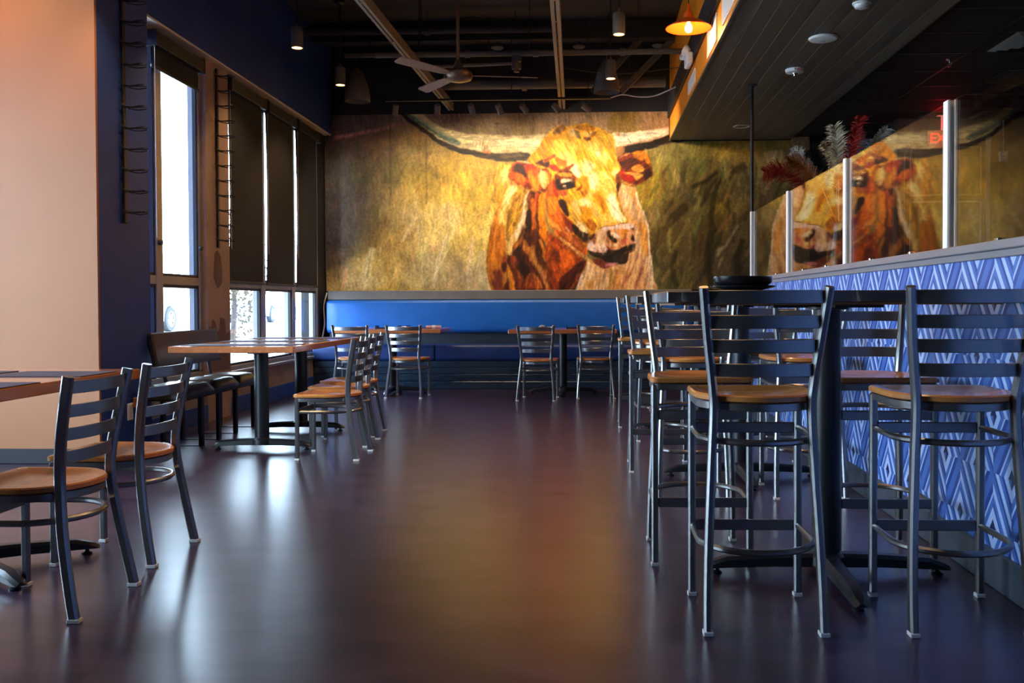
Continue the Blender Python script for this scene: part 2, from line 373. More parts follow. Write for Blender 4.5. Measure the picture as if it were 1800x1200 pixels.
# roller shades
def shade(label, y0, y1, zb, group):
    t = thing('roller_shade', label, 'shade', (-3.41, (y0 + y1) / 2, 3.2), 0, group); w = y1 - y0
    B((0, 0, -.06), (.085, w, .11), .006).build('cassette', 'shadebar', t)
    for s in (-1, 1): B((0, s * (w / 2 + .004), -.06), (.095, .008, .13), .002).build('bracket', 'blackmetal', t)
    n = 14; mb = MB(); L_ = 3.2 - .12 - zb
    vs = []; fs = []
    for i in range(n + 1):
        for j in range(2):
            z = -.11 - L_ * i / n; yy = (-w / 2 + .02 if j == 0 else w / 2 - .02) * (1 - .03 * math.sin(math.pi * i / n)); xx = -.012 + .010 * math.sin(3.1 * i / n)
            vs.append((xx, yy, z)); vs.append((xx - .0015, yy, z))
    for i in range(n):
        a = i * 4; fs += [(a, a + 2, a + 6, a + 4), (a + 1, a + 5, a + 7, a + 3), (a, a + 4, a + 5, a + 1), (a + 2, a + 3, a + 7, a + 6)]
    mb.add(vs, fs).build('cloth', 'shade', t, 40)
    B((-.008, 0, -.11 - L_ - .012), (.018, w - .03, .026), .004).build('hem_bar', 'shadebar', t)
    MB().tube([(.02, -w / 2 + .01, -.1), (.02, -w / 2 + .008, -.9), (.02, -w / 2 + .01, -1.62)], .0025, 5).build('pull_chain', 'cap', t)
    return t
g = 'roller shades in the window recess'
shade('rolled-up black shade above the clear pane beside the navy pillar', 7.12, 8.02, 2.93, g)
shade('lowered dark shade nearest the brown column', 8.64, 9.60, 1.27, g)
shade('lowered dark shade in the middle of the three-pane window', 9.66, 10.60, 1.27, g)
shade('lowered dark shade closest to the longhorn mural', 10.66, 11.52, 1.27, g)

# ceiling over the bar side: soffit, planks, tiles
struct('ceiling_soffit', BB(1.062, 2.58, -3.25, 11.95, 3.165, 4.4), 'blackpaint')
sof = bpy.data.objects['ceiling_soffit']
npl = 11; pw = 1.515 / npl
for i in range(npl):
    x0 = 1.064 + i * pw
    BB(x0 + .002, x0 + pw - .002, -3.2, 11.948, 3.14, 3.163 + .001 * (i % 3), .003).build('plank', 'plank' if i % 2 else 'plankb', sof)
struct('wall_soffit_side', BB(1.045, 1.062, -3.25, 11.95, 3.14, 4.4), 'orange')
struct('trim_soffit_edge', BB(1.036, 1.064, -3.25, 11.949, 3.128, 3.15, .002), 'plank')
struct('trim_soffit_band', BB(1.015, 1.045, -3.25, 11.948, 3.425, 3.69, .003), 'blackpaint')
struct('ceiling_right', BB(2.58, 6.3, -3.25, 12.75, 3.2, 3.3), 'tile')
cr = bpy.data.objects['ceiling_right']
tm = None
for i in range(5):
    for j in range(11):
        x = 2.62 + i * .61; y = 5.6 + j * .61
        if x + .6 > 3.6 and y + .6 > 10.99: continue
        if tm is None:
            o = BB(-.29, .29, -.29, .29, -.012, .012, .004).build('ceiling_tile', 'tile', cr); tm = o.data
        else:
            o = bpy.data.objects.new('ceiling_tile', tm); COL.objects.link(o); o.parent = cr
        o.location = (x + .305, y + .305, 3.187)
for i in range(6):
    x = 2.62 + i * .61; y1 = 12.5 if x < 3.5 else 10.98
    BB(x - .012, x + .012, 5.6, y1, 3.172, 3.2).build('ceiling_grid', 'grid', cr)
for j in range(12):
    y = 5.6 + j * .61; BB(2.6, 3.6 if y > 10.95 else 5.7, y - .012, y + .012, 3.1725, 3.2).build('ceiling_grid', 'grid', cr)

# paneled dark doors on the wall behind the glass
struct('door_1', BB(3.70, 4.62, 10.955, 11.0, 0, 2.93, .004), 'darkwall')
d1 = bpy.data.objects['door_1']
for x0, x1 in ((3.76, 4.12), (4.20, 4.56)):
    for z0, z1 in ((.15, 1.2), (1.30, 2.22), (2.30, 2.85)):
        BB(x0, x1, 10.94, 10.956, z0, z1, .006).build('door_panel', 'darkwall', d1)
        f = MB()
        for xx in (x0, x1): f.box((xx, 10.945, (z0 + z1) / 2), (.02, .03, z1 - z0 + .02), .003)
        for zz in (z0, z1): f.box(((x0 + x1) / 2, 10.945, zz), (x1 - x0 - .02, .03, .02), .003)
        f.build('panel_moulding', 'plankb', d1)
BB(4.63, 4.68, 10.95, 11.0, 0, 2.99, .004).build('door_casing', 'greige', d1)
MB().lathe([(0, 0), (.028, .005), (.03, .03), (.018, .05), (0, .055)], 14, (4.16, 10.955, 1.02), Matrix.Rotation(R(90), 4, 'X')).build('door_knob', 'chrome', d1, 40)

# ------------------------------------------------------------------ half wall with glass
struct('wall_partition', BB(1.49, 1.65, -3.0, 8.98, .14, 1.21), 'wallpaper')
struct('baseboard_partition', BB(1.478, 1.66, -3.0, 8.985, 0, .14, .004), 'slate')
struct('trim_partition_cap', BB(1.462, 1.685, -3.0, 9.0, 1.238, 1.272, .004), 'capgrey')
BB(1.475, 1.675, -3.0, 8.99, 1.21, 1.238, .003).build('cap_moulding', 'capgrey', bpy.data.objects['trim_partition_cap'])
posts = [8.91, 7.29, 5.67, 4.08, 2.46, .85]
gs = thing('glass_screen', 'clear glass screen in white channels along the half wall', 'glass screen', (1.57, 0, 1.272))
for y in posts:
    p = MB()
    p.box((-.016, y, .325), (.012, .05, .65), .002); p.box((.016, y, .325), (.012, .05, .65), .002); p.box((0, y, .325), (.022, .018, .65))
    p.build('channel_post', 'whitepost', gs)
for a, b in zip(posts[1:], posts[:-1]):
    BB(-.005, .005, a + .012, b - .012, .012, .645).build('pane', 'glass', gs)
    for q in (.3, .7): B((0, a + (b - a) * q, .012), (.03, .03, .024), .003).build('clip', 'chrome', gs)
pl = thing('support_pole', 'thin black pole from the half wall up to the plank ceiling', 'pole', (1.57, 8.955, 1.272))
MB().tube([(0, 0, 0), (0, 0, 1.866)], .017, 12).build('shaft', 'blackmetal', pl, 40)
MB().lathe([(0, 1.868), (.055, 1.868), (.055, 1.855), (.025, 1.85), (.02, 1.84)], 20).build('ceiling_flange', 'blackmetal', pl, 40)
MB().lathe([(0, 0), (.04, 0), (.04, .008), (.02, .012)], 16).build('floor_flange', 'blackmetal', pl, 40)

# ------------------------------------------------------------------ banquette under the mural
bq = thing('banquette', 'long blue upholstered bench along the mural wall', 'banquette', (0, 0, 0))
x0, x1 = -3.34, 1.3
BB(x0, x1, 11.68, 11.949, 1.105, 1.222, .006).build('ledge', 'greige', bq)
def pad(x0, x1, y0, y1, z0, z1, r):
    mb = MB(); n = 5; sec = []
    w, h = (y1 - y0) / 2, (z1 - z0) / 2
    for cx, cz, a0 in ((w - r, h - r, 0), (-w + r, h - r, 90), (-w + r, -h + r, 180), (w - r, -h + r, 270)):
        for i in range(n + 1):
            a = R(a0 + 90 * i / n); sec.append((cx + r * math.cos(a), cz + r * math.sin(a)))
    N_ = 30; path = []; sc = []
    for i in range(N_ + 1):
        t = i / N_; path.append((x0 + (x1 - x0) * t, (y0 + y1) / 2, (z0 + z1) / 2)); sc.append(1.)
    path = [(x0, *path[0][1:]), (x0 + .012, *path[0][1:])] + path[1:-1] + [(x1 - .012, *path[0][1:]), (x1, *path[0][1:])]
    sc = [.93] + [1.] * (len(path) - 2) + [.93]
    return mb.sweep(path, sec, scales=sc)
for a, b in ((x0, x1),): pad(a, b, 11.62, 11.80, .685, 1.10, .05).build('back_cushion', 'vinylblue', bq, 50)
BB(x0 + .01, x1, 11.72, 11.90, .54, .70).build('gap_panel', 'slate', bq)
for a, b in ((-3.42, -1.9), (-1.896, -.3), (-.296, x1)): pad(a, b, 11.27, 11.78, .345, .545, .045).build('seat_cushion', 'vinyldark', bq, 50)
for z0, z1 in ((.10, .185), (.19, .265), (.27, .345)): BB(-3.40, x1, 11.285, 11.33, z0, z1, .004).build('base_board', 'bluebase', bq)
BB(-3.40, x1, 11.275, 11.33, 0, .095, .006).build('kick_board', 'bluebase', bq)
BB(-3.39, x1, 11.33, 11.94, 0, .34).build('carcass', 'blackpaint', bq)

# ------------------------------------------------------------------ chairs and stools
def seat_outline(hw=.205, fy=.215, n=14):
    pts = []; r = .03
    for i in range(5): a = R(90 - 90 * i / 4); pts.append((hw - r + r * math.cos(a), fy - r + r * math.sin(a)))
    pts.append((hw, .1))
    for i in range(n + 1): a = -math.pi * i / n; pts.append((hw * math.cos(a), hw * math.sin(a) * .98))
    pts.append((-hw, .1))
    for i in range(5): a = R(180 - 90 * i / 4); pts.append((-hw + r + r * math.cos(a), fy - r + r * math.sin(a)))
    return pts
def make_seat(zt, th=.024):
    out = seat_outline(); n = len(out); mb = MB(); rings = []
    for k, z in ((.95, zt - th), (1., zt - th + .005), (1., zt - .005), (.975, zt), (.86, zt - .001), (.72, zt - .007), (.55, zt - .012), (.35, zt - .014), (.15, zt - .013)):
        rings.append([(x * k, (y - .0) * k + (1 - k) * .0, z) for x, y in out])
    for r in rings: mb.v += r
    for k in range(len(rings) - 1):
        for i in range(n):
            j = (i + 1) % n; mb.f.append((k * n + j, k * n + i, (k + 1) * n + i, (k + 1) * n + j))
    mb.f.append(tuple(range(n))); mb.f.append(tuple((len(rings) - 1) * n + i for i in range(n))[::-1])
    return mb
def make_chair(name, kind):
    t = thing(name, '', 'chair' if kind == 'dining' else 'bar stool')
    if kind == 'dining':
        zs = .445; post = [(.200, -.215, .012), (.193, -.195, .12), (.178, -.168, .28), (.163, -.153, .42), (.166, -.155, .52), (.180, -.172, .64), (.196, -.205, .815)]
        slats = (.777, .697, .618, .540); rings = ((.325,),); top = .815; bars = (.325,)
    else:
        zs = .755; post = [(.182, -.21, .012), (.180, -.195, .15), (.174, -.178, .32), (.164, -.160, .52), (.156, -.152, .70), (.160, -.155, .78), (.178, -.178, .93), (.196, -.215, 1.10)]
        slats = (1.068, .990, .913, .836); top = 1.10; bars = (.605, .255)
    path = crom(post, 5)
    def at(z):
        for a, b in zip(path, path[1:]):
            if a.z <= z <= b.z: return a.lerp(b, (z - a.z) / (b.z - a.z))
        return path[-1]
    make_seat(zs).build('seat', 'seat', t, 40)
    fr = [(x * .93, y * .93, zs - .038) for x, y in seat_outline()]
    MB().rbar(fr, .014, .026, .002, closed=True).build('seat_frame', 'steel', t, 30)
    for s in (1, -1):
        l = MB().rbar([(p.x * s, p.y, p.z) for p in path], .027, .036, .007, up=(0, 1, 0)).build('rear_leg', 'steel', t, 30)
        q = path[0]; B((q.x * s, q.y - .002, .007), (.031, .041, .014), .002).build('foot_cap', 'cap', l)
        l = B((s * .188, .188, (.012 + zs - .026) / 2), (.027, .027, zs - .026 - .012), .006).build('front_leg', 'steel', t)
        B((s * .188, .188, .007), (.031, .031, .014), .002).build('foot_cap', 'cap', l)
    for z in slats:
        p = at(z); pts = []
        for i in range(13):
            u = -1 + 2 * i / 12; e = abs(u) ** 2.4
            pts.append((u * p.x, p.y - .040 * (1 - e) + .004, z))
        MB().rbar(pts, .007, .043, .002).build('slat', 'steel', t, 30)
    for z in bars:
        B((0, .19, z), (.35, .014, .038), .003).build('front_stretcher', 'steel', t)
        pts = [(.186, .176, z), (.19, .08, z)] + [(.193 * math.cos(a), .193 * math.sin(a), z) for a in [-math.pi * i / 18 for i in range(1, 18)]] + [(-.19, .08, z), (-.186, .176, z)]
        MB().rbar(pts, .018, .021, .006).build('ring_stretcher', 'steel', t, 40)
    return t
proto = {'dining': make_chair('dining_chair', 'dining'), 'bar': make_chair('bar_stool', 'bar')}
used = set()
def place(kind, label, x, y, deg, group):
    o = proto[kind] if kind not in used else copy_tree(proto[kind]); used.add(kind)
    o.location = (x, y, 0); o.rotation_euler = (0, 0, R(deg)); o['label'] = label; o['group'] = group
g1 = 'ladder-back dining chairs'
place('dining', 'dining chair nearest the camera at the placemat table by the peach wall', -1.92, 3.165, 90, g1)
place('dining', 'dining chair second from the camera, drawn up to the table by the peach wall', -1.965, 3.80, 90, g1)
place('dining', 'nearest of three chairs in a row along the window table', -1.775, 6.30, 90, g1)
place('dining', 'middle of three chairs in a row along the window table', -1.855, 6.875, 90, g1)
place('dining', 'farthest of three chairs in a row along the window table', -1.91, 7.37, 90, g1)
place('dining', 'dining chair at the blue bench in the corner beside the window', -2.665, 10.38, 0, g1)
place('dining', 'dining chair at the blue bench, right of the corner chair', -2.045, 10.375, -5, g1)
place('dining', 'dining chair left of the pedestal at the middle table by the blue bench', -.555, 10.085, -5, g1)
place('dining', 'dining chair right of the pedestal at the middle table by the blue bench', .07, 10.32, 2, g1)
g2 = 'ladder-back bar stools'
for n, (yc, tl) in enumerate(((3.58, 'the nearest high table'), (5.60, 'the middle high table'), (7.66, 'the farthest high table'))):
    dy = yc - 3.58
    place('bar', 'bar stool with its back to the camera, left side of ' + tl, .556 + (-.02, .0, .0)[n] * 0, 3.125 + dy + (0, -.03, -.01)[n], (0, 0, 0)[n], g2)
    place('bar', 'bar stool with its back to the camera, beside the wallpaper at ' + tl, 1.20 - .02 * n, 3.13 + dy + (0, 0, -.03)[n], 0, g2)
    place('bar', 'bar stool facing the camera on the open side of ' + tl, .45, 3.87 + dy, 180, g2)
    place('bar', 'bar stool facing the camera beside the wallpaper at ' + tl, 1.17, 3.86 + dy, 180, g2)

# ------------------------------------------------------------------ tables
def arm(L_, ang, w=.065, h0=.085):
    c, s = math.cos(ang), math.sin(ang); mb = MB()
    def sec(r, wd, zb, zt):
        return [(r, -wd / 2, zb), (r, wd / 2, zb), (r, wd / 2, zt - .012), (r, wd / 2 - .014, zt), (r, -wd / 2 + .014, zt), (r, -wd / 2, zt - .012)]
    rs = [sec(.02, w * 1.15, .035, h0), sec(L_ * .45, w, .034, h0 * .93), sec(L_ * .82, w * .95, .028, h0 * .8), sec(L_ * .95, w * .85, .024, h0 * .55), sec(L_, w * .6, .022, .034)]
    for r in rs: mb.v += [(x * c - y * s, x * s + y * c, z) for x, y, z in r]
    n = 6
    for k in range(len(rs) - 1):
        for i in range(n):
            j = (i + 1) % n; mb.f.append((k * n + i, k * n + j, (k + 1) * n + j, (k + 1) * n + i))
    mb.f.append(tuple(range(n))[::-1]); mb.f.append(tuple((len(rs) - 1) * n + i for i in range(n)))
    return mb, (c * L_ * .9, s * L_ * .9)
def pedestal(t, x, y, ztop, angs, L_, r=.045):
    MB().lathe([(0, .04), (r + .02, .04), (r + .018, .075), (r, .09), (r, ztop - .02), (r + .03, ztop - .018), (r + .03, ztop - .008)], 20, (x, y, 0)).build('column', 'blackmetal', t, 40)
    f = MB()
    for a in (0, 90): f.box((x, y, ztop - .006), (.42 if a == 0 else .05, .05 if a == 0 else .42, .012), .002)
    f.build('top_plate', 'blackmetal', t)
    for a in angs:
        mb, e = arm(L_, R(a)); o = mb.build('base_arm', 'blackmetal', t, 30, loc=(x, y, 0))
        MB().lathe([(0, 0), (.02, 0), (.022, .006), (.01, .012), (.008, .03)], 12, (e[0], e[1], 0)).build('levelling_foot', 'blackmetal', o, 40)
def table(label, x0, x1, y0, y1, ztop, th, peds, mtop, group, r=.045, cat='table', name='dining_table', under=None):
    t = thing(name, label, cat, ((x0 + x1) / 2, (y0 + y1) / 2, 0), 0, group); w, d = x1 - x0, y1 - y0
    B((0, 0, ztop - th / 2), (w, d, th), .004).build('table_top', mtop, t)
    if under: B((0, 0, ztop - th - .004), (w - .06, d - .06, .008)).build('underside', under, t)
    for px, py, angs, L_ in peds: pedestal(t, px - (x0 + x1) / 2, py - (y0 + y1) / 2, ztop - th - (.008 if under else 0), angs, L_, r)
    return t
g3 = 'wooden dining tables'
table('wooden dining table with placemats in front of the peach wall', -2.92, -2.035, 2.28, 4.105, .76, .045, [(-2.5, 3.55, (33, -33, 147, -147), .50), (-2.5, 2.72, (33, -33, 147, -147), .50)], 'tabletop', g3)
table('long wooden dining table with placemats standing by the window', -2.915, -2.035, 6.27, 8.10, .76, .045, [(-2.37, 6.58, (0, 180), .36), (-2.39, 7.56, (0, 180), .36)], 'tabletop', g3, r=.05)
table('wooden dining table at the blue bench near the window corner', -2.95, -1.70, 10.50, 11.30, .76, .045, [(-2.31, 10.78, (0, 90, 180, -90), .42)], 'tabletop', g3)
table('wooden dining table at the middle of the blue bench', -.90, .315, 10.22, 11.0, .76, .045, [(-.30, 10.68, (0, 90, 180, -90), .40)], 'tabletop', g3)
g4 = 'dark high tables along the half wall'
for yc, q in ((3.58, 'nearest dark high table, holding the stacked black dishes'), (5.60, 'middle dark high table along the wallpapered half wall'), (7.66, 'farthest dark high table, toward the mural')):
    table(q, .27, 1.455, yc - .38, yc + .38, 1.092, .042, [(.917, yc + .01, (0, 90, 180, -90), .47)], 'barwood', g4, r=.052, cat='high table', name='high_table', under='woodunder')

# placemats
def placemat(label, x, y, rz=0, w=.40, d=.29):
    o = B((0, 0, .0015), (w, d, .003)).build('placemat', 'mat', None, None, (x, y, .7602), (0, 0, R(rz))); tag(o, label, 'placemat', 'dark woven placemats')
placemat('placemat before the nearest dining chair on the peach-wall table', -2.25, 3.22, 0)
placemat('placemat before the second dining chair, at the far end of the peach-wall table', -2.25, 3.78, 0)
placemat('placemat at the far-left place of the peach-wall table', -2.70, 3.80, 0)
placemat('near-left placemat of the window table, catching the bluish light', -2.67, 6.52, 0)
placemat('near-right placemat of the window table', -2.27, 6.52, 0)
placemat('middle-left placemat of the window table', -2.67, 7.15, 0)
placemat('middle-right placemat of the window table', -2.27, 7.15, 0)
placemat('far-left placemat of the window table', -2.67, 7.80, 0)
placemat('far-right placemat of the window table', -2.27, 7.80, 0)

# ------------------------------------------------------------------ bench by the window
bn = thing('window_bench', 'black padded bench with low backrest below the window', 'bench', (-3.03, 7.13, 0))
for a, b in ((6.42, 6.915), (6.92, 7.415), (7.42, 7.84)):
    mb = MB(); n = 12; m = 10; w, d, h = .35, b - a, .10
    vs = [];
    for i in range(n + 1):
        for j in range(m + 1):
            u, v = -1 + 2 * i / n, -1 + 2 * j / m; e = (1 - abs(u) ** 6) * (1 - abs(v) ** 6)
            vs.append((u * w / 2, v * d / 2, .375 + h * (.35 + .65 * e ** .35)))
    fs = [(i * (m + 1) + j, (i + 1) * (m + 1) + j, (i + 1) * (m + 1) + j + 1, i * (m + 1) + j + 1) for i in range(n) for j in range(m)]
    k = len(vs); rim = [i * (m + 1) for i in range(n + 1)] + [n * (m + 1) + j for j in range(1, m + 1)] + [i * (m + 1) + m for i in range(n - 1, -1, -1)] + [j for j in range(m - 1, 0, -1)]
    for r_ in rim: vs.append((vs[r_][0], vs[r_][1], .375))
    q = len(rim); fs += [(rim[(i + 1) % q], rim[i], k + i, k + (i + 1) % q) for i in range(q)] + [tuple(k + i for i in range(q))]
    mb.add(vs, fs).build('cushion', 'blackvinyl', bn, 60, (0, (a + b) / 2 - 7.13, 0))
for y in (6.74, 7.06, 7.40, 7.80):
    f = MB()
    for x in (-.145, .145): B((x, y - 7.13, .19), (.028, .045, .368), .003).build('leg', 'blackmetal', bn)
    B((0, y - 7.13, .003), (.318, .045, .006), .001).build('floor_bar', 'blackmetal', bn)
B((0, 0, .370), (.33, 1.40, .012), .003).build('seat_board', 'blackmetal', bn)
B((-.165, .08, .71), (.045, 1.18, .27), .012, Matrix.Rotation(R(-9), 4, 'Y')).build('backrest', 'blackvinyl', bn, 30)
for y in (-.33, .50): MB().rbar([(-.135, y, .37), (-.15, y, .47), (-.175, y, .60)], .04, .012, .002, up=(1, 0, 0)).build('back_bracket', 'blackmetal', bn)

# ------------------------------------------------------------------ overhead: beams, duct, pipes, rails
def top(o, label, cat, group=None): return tag(o, label, cat, group)
def unistrut(label, p, q, w=.075, h=.10):
    t = thing('ceiling_beam', label, 'beam', p); d = Vector(q) - Vector(p)
    for s in (-1, 1):
        off = Vector((s * w * .28, 0, 0)); MB().rbar([off, off + d], w * .42, h, .004).build('channel', 'beam', t)
    MB().rbar([Vector((0, 0, .02)), d + Vector((0, 0, .02))], w * .2, h * .5, .002).build('web', 'blackpaint', t)
    n = int(d.length / .55)
    for i in range(n):
        c = d * ((i + .5) / n); B(c + Vector((0, 0, -h / 2 - .004)), (.012, .03, .008), .002).build('bolt', 'chrome', t)
    for i in (0, 1, 2):
        c = d * ((i + .4) / 3); MB().tube([c + Vector((0, 0, h / 2)), c + Vector((0, 0, 4.4 - p[2]))], .006, 6).build('hanger_rod', 'blackmetal', t)
    return t
unistrut('taupe steel ceiling beam left of the fan', (-2.03, 2.2, 3.60), (-1.774, 11.93, 3.60))
unistrut('taupe steel ceiling beam right of the fan', (-.20, 2.2, 3.60), (-.336, 11.93, 3.60), .085)
def pipe(name, label, cat, path, r, m, couplings=(), n=14):
    t = thing(name, label, cat, path[0]); P = [Vector(p) - Vector(path[0]) for p in path]
    MB().tube(P, r, n).build('run', m, t, 50)
    for k in couplings:
        c = P[0].lerp(P[-1], k); d = (P[-1] - P[0]).normalized()
        MB().tube([c - d * .03, c + d * .03], r * 1.35, n).build('coupling', m, t, 40)
    for k in (.15, .5, .85):
        c = P[0].lerp(P[-1], k); MB().tube([c + Vector((0, 0, r)), Vector((c.x, c.y, 4.4 - path[0][2]))], .005, 6).build('hanger_rod', 'blackmetal', t)
    return t
pipe('air_duct', 'brown round duct running across above the mural', 'duct', [(-1.95, 11.45, 3.77), (.95, 11.45, 3.77)], .065, 'duct', (.4, .75))
sp = pipe('sprinkler_pipe', 'black sprinkler pipe with a grooved fitting crossing behind the fan', 'pipe', [(-2.3, 9.95, 3.74), (1.04, 9.95, 3.74)], .030, 'duct', (.30, .46, .52, .8))
for dx, dz in ((1.53, -.06), (1.53, -.14)): MB().lathe([(.0, -.03), (.05, -.03), (.055, 0), (.05, .03), (0, .03)], 14, (dx, 0, dz)).build('fitting', 'duct', sp, 40)
MB().tube([(1.53, 0, 0), (1.53, 0, -.2)], .032, 12).build('drop_nipple', 'duct', sp, 40)
MB().tube([(.6, .05, -.12), (1.5, .02, -.1)], .018, 10).build('branch_line', 'duct', sp, 40)
rl = thing('hanging_rail', 'long steel rail that the dark dome lamps hang from', 'rail', (-2.86, 10.8, 3.97))
MB().rbar([(0, 0, 0), (3.42, 0, 0)], .04, .045, .003).build('channel', 'duct', rl)
for x in (.3, 1.7, 3.1): MB().tube([(x, 0, .02), (x, 0, .43)], .007, 6).build('hanger_rod', 'blackmetal', rl)
pipe('steel_brace', 'thick dark pipe high on the ceiling left of the fan', 'pipe', [(-3.3, 10.6, 4.2), (-.4, 10.6, 4.2)], .05, 'blackpaint', (.5,))
for i, y in enumerate((11.0, 9.2, 7.4)):
    o = B((0, 0, 0), (4.3, .12, .22), .004).build('roof_joist', 'blackpaint', None, None, (-1.15, y, 4.28)); top(o, 'black roof joist, %s from the mural' % ('first', 'second', 'third')[i], 'joist', 'black roof joists')
for k, (x0, x1) in enumerate(((.05, .62), (.40, 1.02))):
    t = thing('diagonal_brace', ('left', 'right')[k] + ' of two dark diagonal braces beside the orange wall', 'brace', (x0, 11.3, 3.62), 0, 'diagonal braces')
    MB().rbar([(0, 0, 0), (x1 - x0, -.1, .6)], .05, .07, .004).build('bar', 'duct', t); B((x1 - x0, -.1, .62), (.12, .09, .05), .004).build('clamp', 'duct', t)

# ceiling fan
fn = thing('ceiling_fan', 'bronze three-blade ceiling fan hanging on a long rod', 'ceiling fan', (-1.20, 8.52, 3.15))
MB().tube([(0, 0, .1), (0, 0, 1.22)], .016, 12).build('down_rod', 'fanbody', fn, 40)
MB().lathe([(0, 1.25), (.07, 1.25), (.07, 1.22), (.02, 1.15)], 20).build('canopy', 'fanbody', fn, 40)
MB().lathe([(.0, -.055), (.06, -.05), (.12, -.03), (.135, 0), (.13, .03), (.10, .055), (.05, .075), (.035, .12), (.02, .15), (0, .15)], 28).build('motor_housing', 'fanbody', fn, 40)
for a in (10, 127, 233):
    mb = MB(); c = math.cos(R(a)); s_ = math.sin(R(a)); rs = []
    for r_, w in ((.12, .05), (.2, .08), (.45, .105), (.70, .115), (.735, .085)):
        tw = .25; rs.append([(r_, -w / 2, -w * tw / 2), (r_, w / 2, w * tw / 2), (r_, w / 2, w * tw / 2 + .007), (r_, -w / 2, -w * tw / 2 + .007)])
    for r_ in rs: mb.v += [(x * c - y * s_, x * s_ + y * c, z + .005) for x, y, z in r_]
    for k in range(len(rs) - 1):
        for i in range(4): j = (i + 1) % 4; mb.f.append((k * 4 + i, k * 4 + j, (k + 1) * 4 + j, (k + 1) * 4 + i))
    mb.f += [(3, 2, 1, 0), (16, 17, 18, 19)]
    mb.build('blade', 'fanwood', fn)

# lamps
def lamp(parent, kind, loc, watts, col=(1, .62, .30), angle=95, blend=.6, rot=(0, 0, 0), radius=.03):
    l = bpy.data.lights.new('lamp_light', kind); l.energy = watts; l.color = col; l.shadow_soft_size = radius
    if kind == 'SPOT': l.spot_size = R(angle); l.spot_blend = blend
    o = bpy.data.objects.new('lamp_light', l); COL.objects.link(o); o.parent = parent; o.location = loc; o.rotation_euler = rot
    return o
def can_pendant(label, x, y, z, w=38):
    t = thing('pendant_lamp', label, 'pendant lamp', (x, y, z), 0, 'small cylinder pendant lamps')
    MB().lathe([(.050, 0), (.057, 0), (.057, .185), (.045, .20), (.012, .205), (.008, .24), (0, .24)], 20).build('cylinder_shade', 'dome', t, 40)
    MB().tube([(0, 0, .2), (0, 0, 4.4 - z - .03)], .008, 8).build('stem', 'blackmetal', t, 40)
    MB().lathe([(0, 4.399 - z), (.06, 4.399 - z), (.06, 4.37 - z), (.015, 4.35 - z)], 18).build('ceiling_canopy', 'blackmetal', t, 40)
    MB().lathe([(0, .006), (.045, .004), (.050, .012), (0, .02)], 18).build('lens', 'ledspot', t, 40)
    lamp(t, 'SPOT', (0, 0, -.012), w, angle=110)
can_pendant('small lit cylinder pendant nearest the navy header', -2.76, 8.70, 3.48)
can_pendant('small lit cylinder pendant beside the left dark dome lamp', -2.74, 10.15, 3.47)
can_pendant('small lit cylinder pendant highest beside the red dish lamp', .28, 8.45, 3.49)
can_pendant('small lit cylinder pendant in front of the right dark dome lamp', .245, 10.1, 3.49)
for k, (x, y) in enumerate(((-2.76, 7.2), (-2.76, 5.6), (-2.76, 4.0), (.28, 6.8), (.28, 5.2), (.28, 3.6))):
    can_pendant('cylinder pendant above the frame, over %s' % ('the bench', 'the aisle by the pillar', 'the peach-wall table', 'the middle stools', 'the gap between high tables', 'the nearest stools')[k], x, y, 3.48, 45)
def dome(label, x, y, z):
    t = thing('dome_lamp', label, 'pendant lamp', (x, y, z), 0, 'dark dome pendants')
    pr = [(.145, 0), (.150, .008), (.150, .05), (.138, .14), (.110, .24), (.075, .32), (.035, .375), (.012, .39), (0, .39)]
    MB().lathe([(.142, .002)] + [(r_ - .006, z_ - .004) for r_, z_ in pr[2:6]][::1] if False else pr, 28).build('dome_shade', 'dome', t, 50)
    MB().lathe([(.143, .002), (.13, .12), (.10, .22), (.05, .31), (0, .33)], 24).build('inner_reflector', 'beam', t, 50)
    MB().tube([(0, 0, .385), (0, 0, 3.95 - z)], .006, 8).build('stem', 'chrome', t, 40)
    MB().lathe([(0, .10), (.035, .11), (.045, .15), (.03, .2), (0, .22)], 14).build('bulb', 'white', t, 40)
dome('unlit dark dome pendant near the window side', -2.715, 10.8, 3.43)
dome('unlit dark dome pendant near the orange wall', .215, 10.8, 3.50)
def dish(label, x, y, z, w, rad=.19):
    t = thing('dish_lamp', label, 'pendant lamp', (x, y, z)); k = rad / .19
    MB().lathe([(.19 * k, 0), (.192 * k, .004), (.13 * k, .045), (.07 * k, .075), (.045, .085), (.035, .13), (.018, .15), (.012, .2), (0, .2)], 32).build('dish_shade', 'redshade', t, 50)
    MB().lathe([(.187 * k, .001), (.125 * k, .038), (.05 * k, .07), (0, .072)], 32).build('dish_inside', 'redshade', t, 50)
    MB().lathe([(0, -.035), (.022, -.028), (.032, -.005), (.028, .02), (.015, .045), (.012, .07)], 16).build('bulb', 'bulb', t, 60)
    MB().tube([(0, 0, .19), (.01, 0, .5), (0, 0, 4.4 - z)], .005, 6).build('cord', 'blackmetal', t)
    lamp(t, 'POINT', (0, 0, -.06), w, (1, .50, .16), radius=.035)
dish('lit red-orange dish pendant against the orange wall', .835, 7.75, 3.33, 9)
dish('red dish pendant above the frame, further along the orange wall', .80, 4.6, 3.33, 22)
dish('red dish pendant above the frame, by the peach wall', -4.05, 5.2, 3.35, 16)

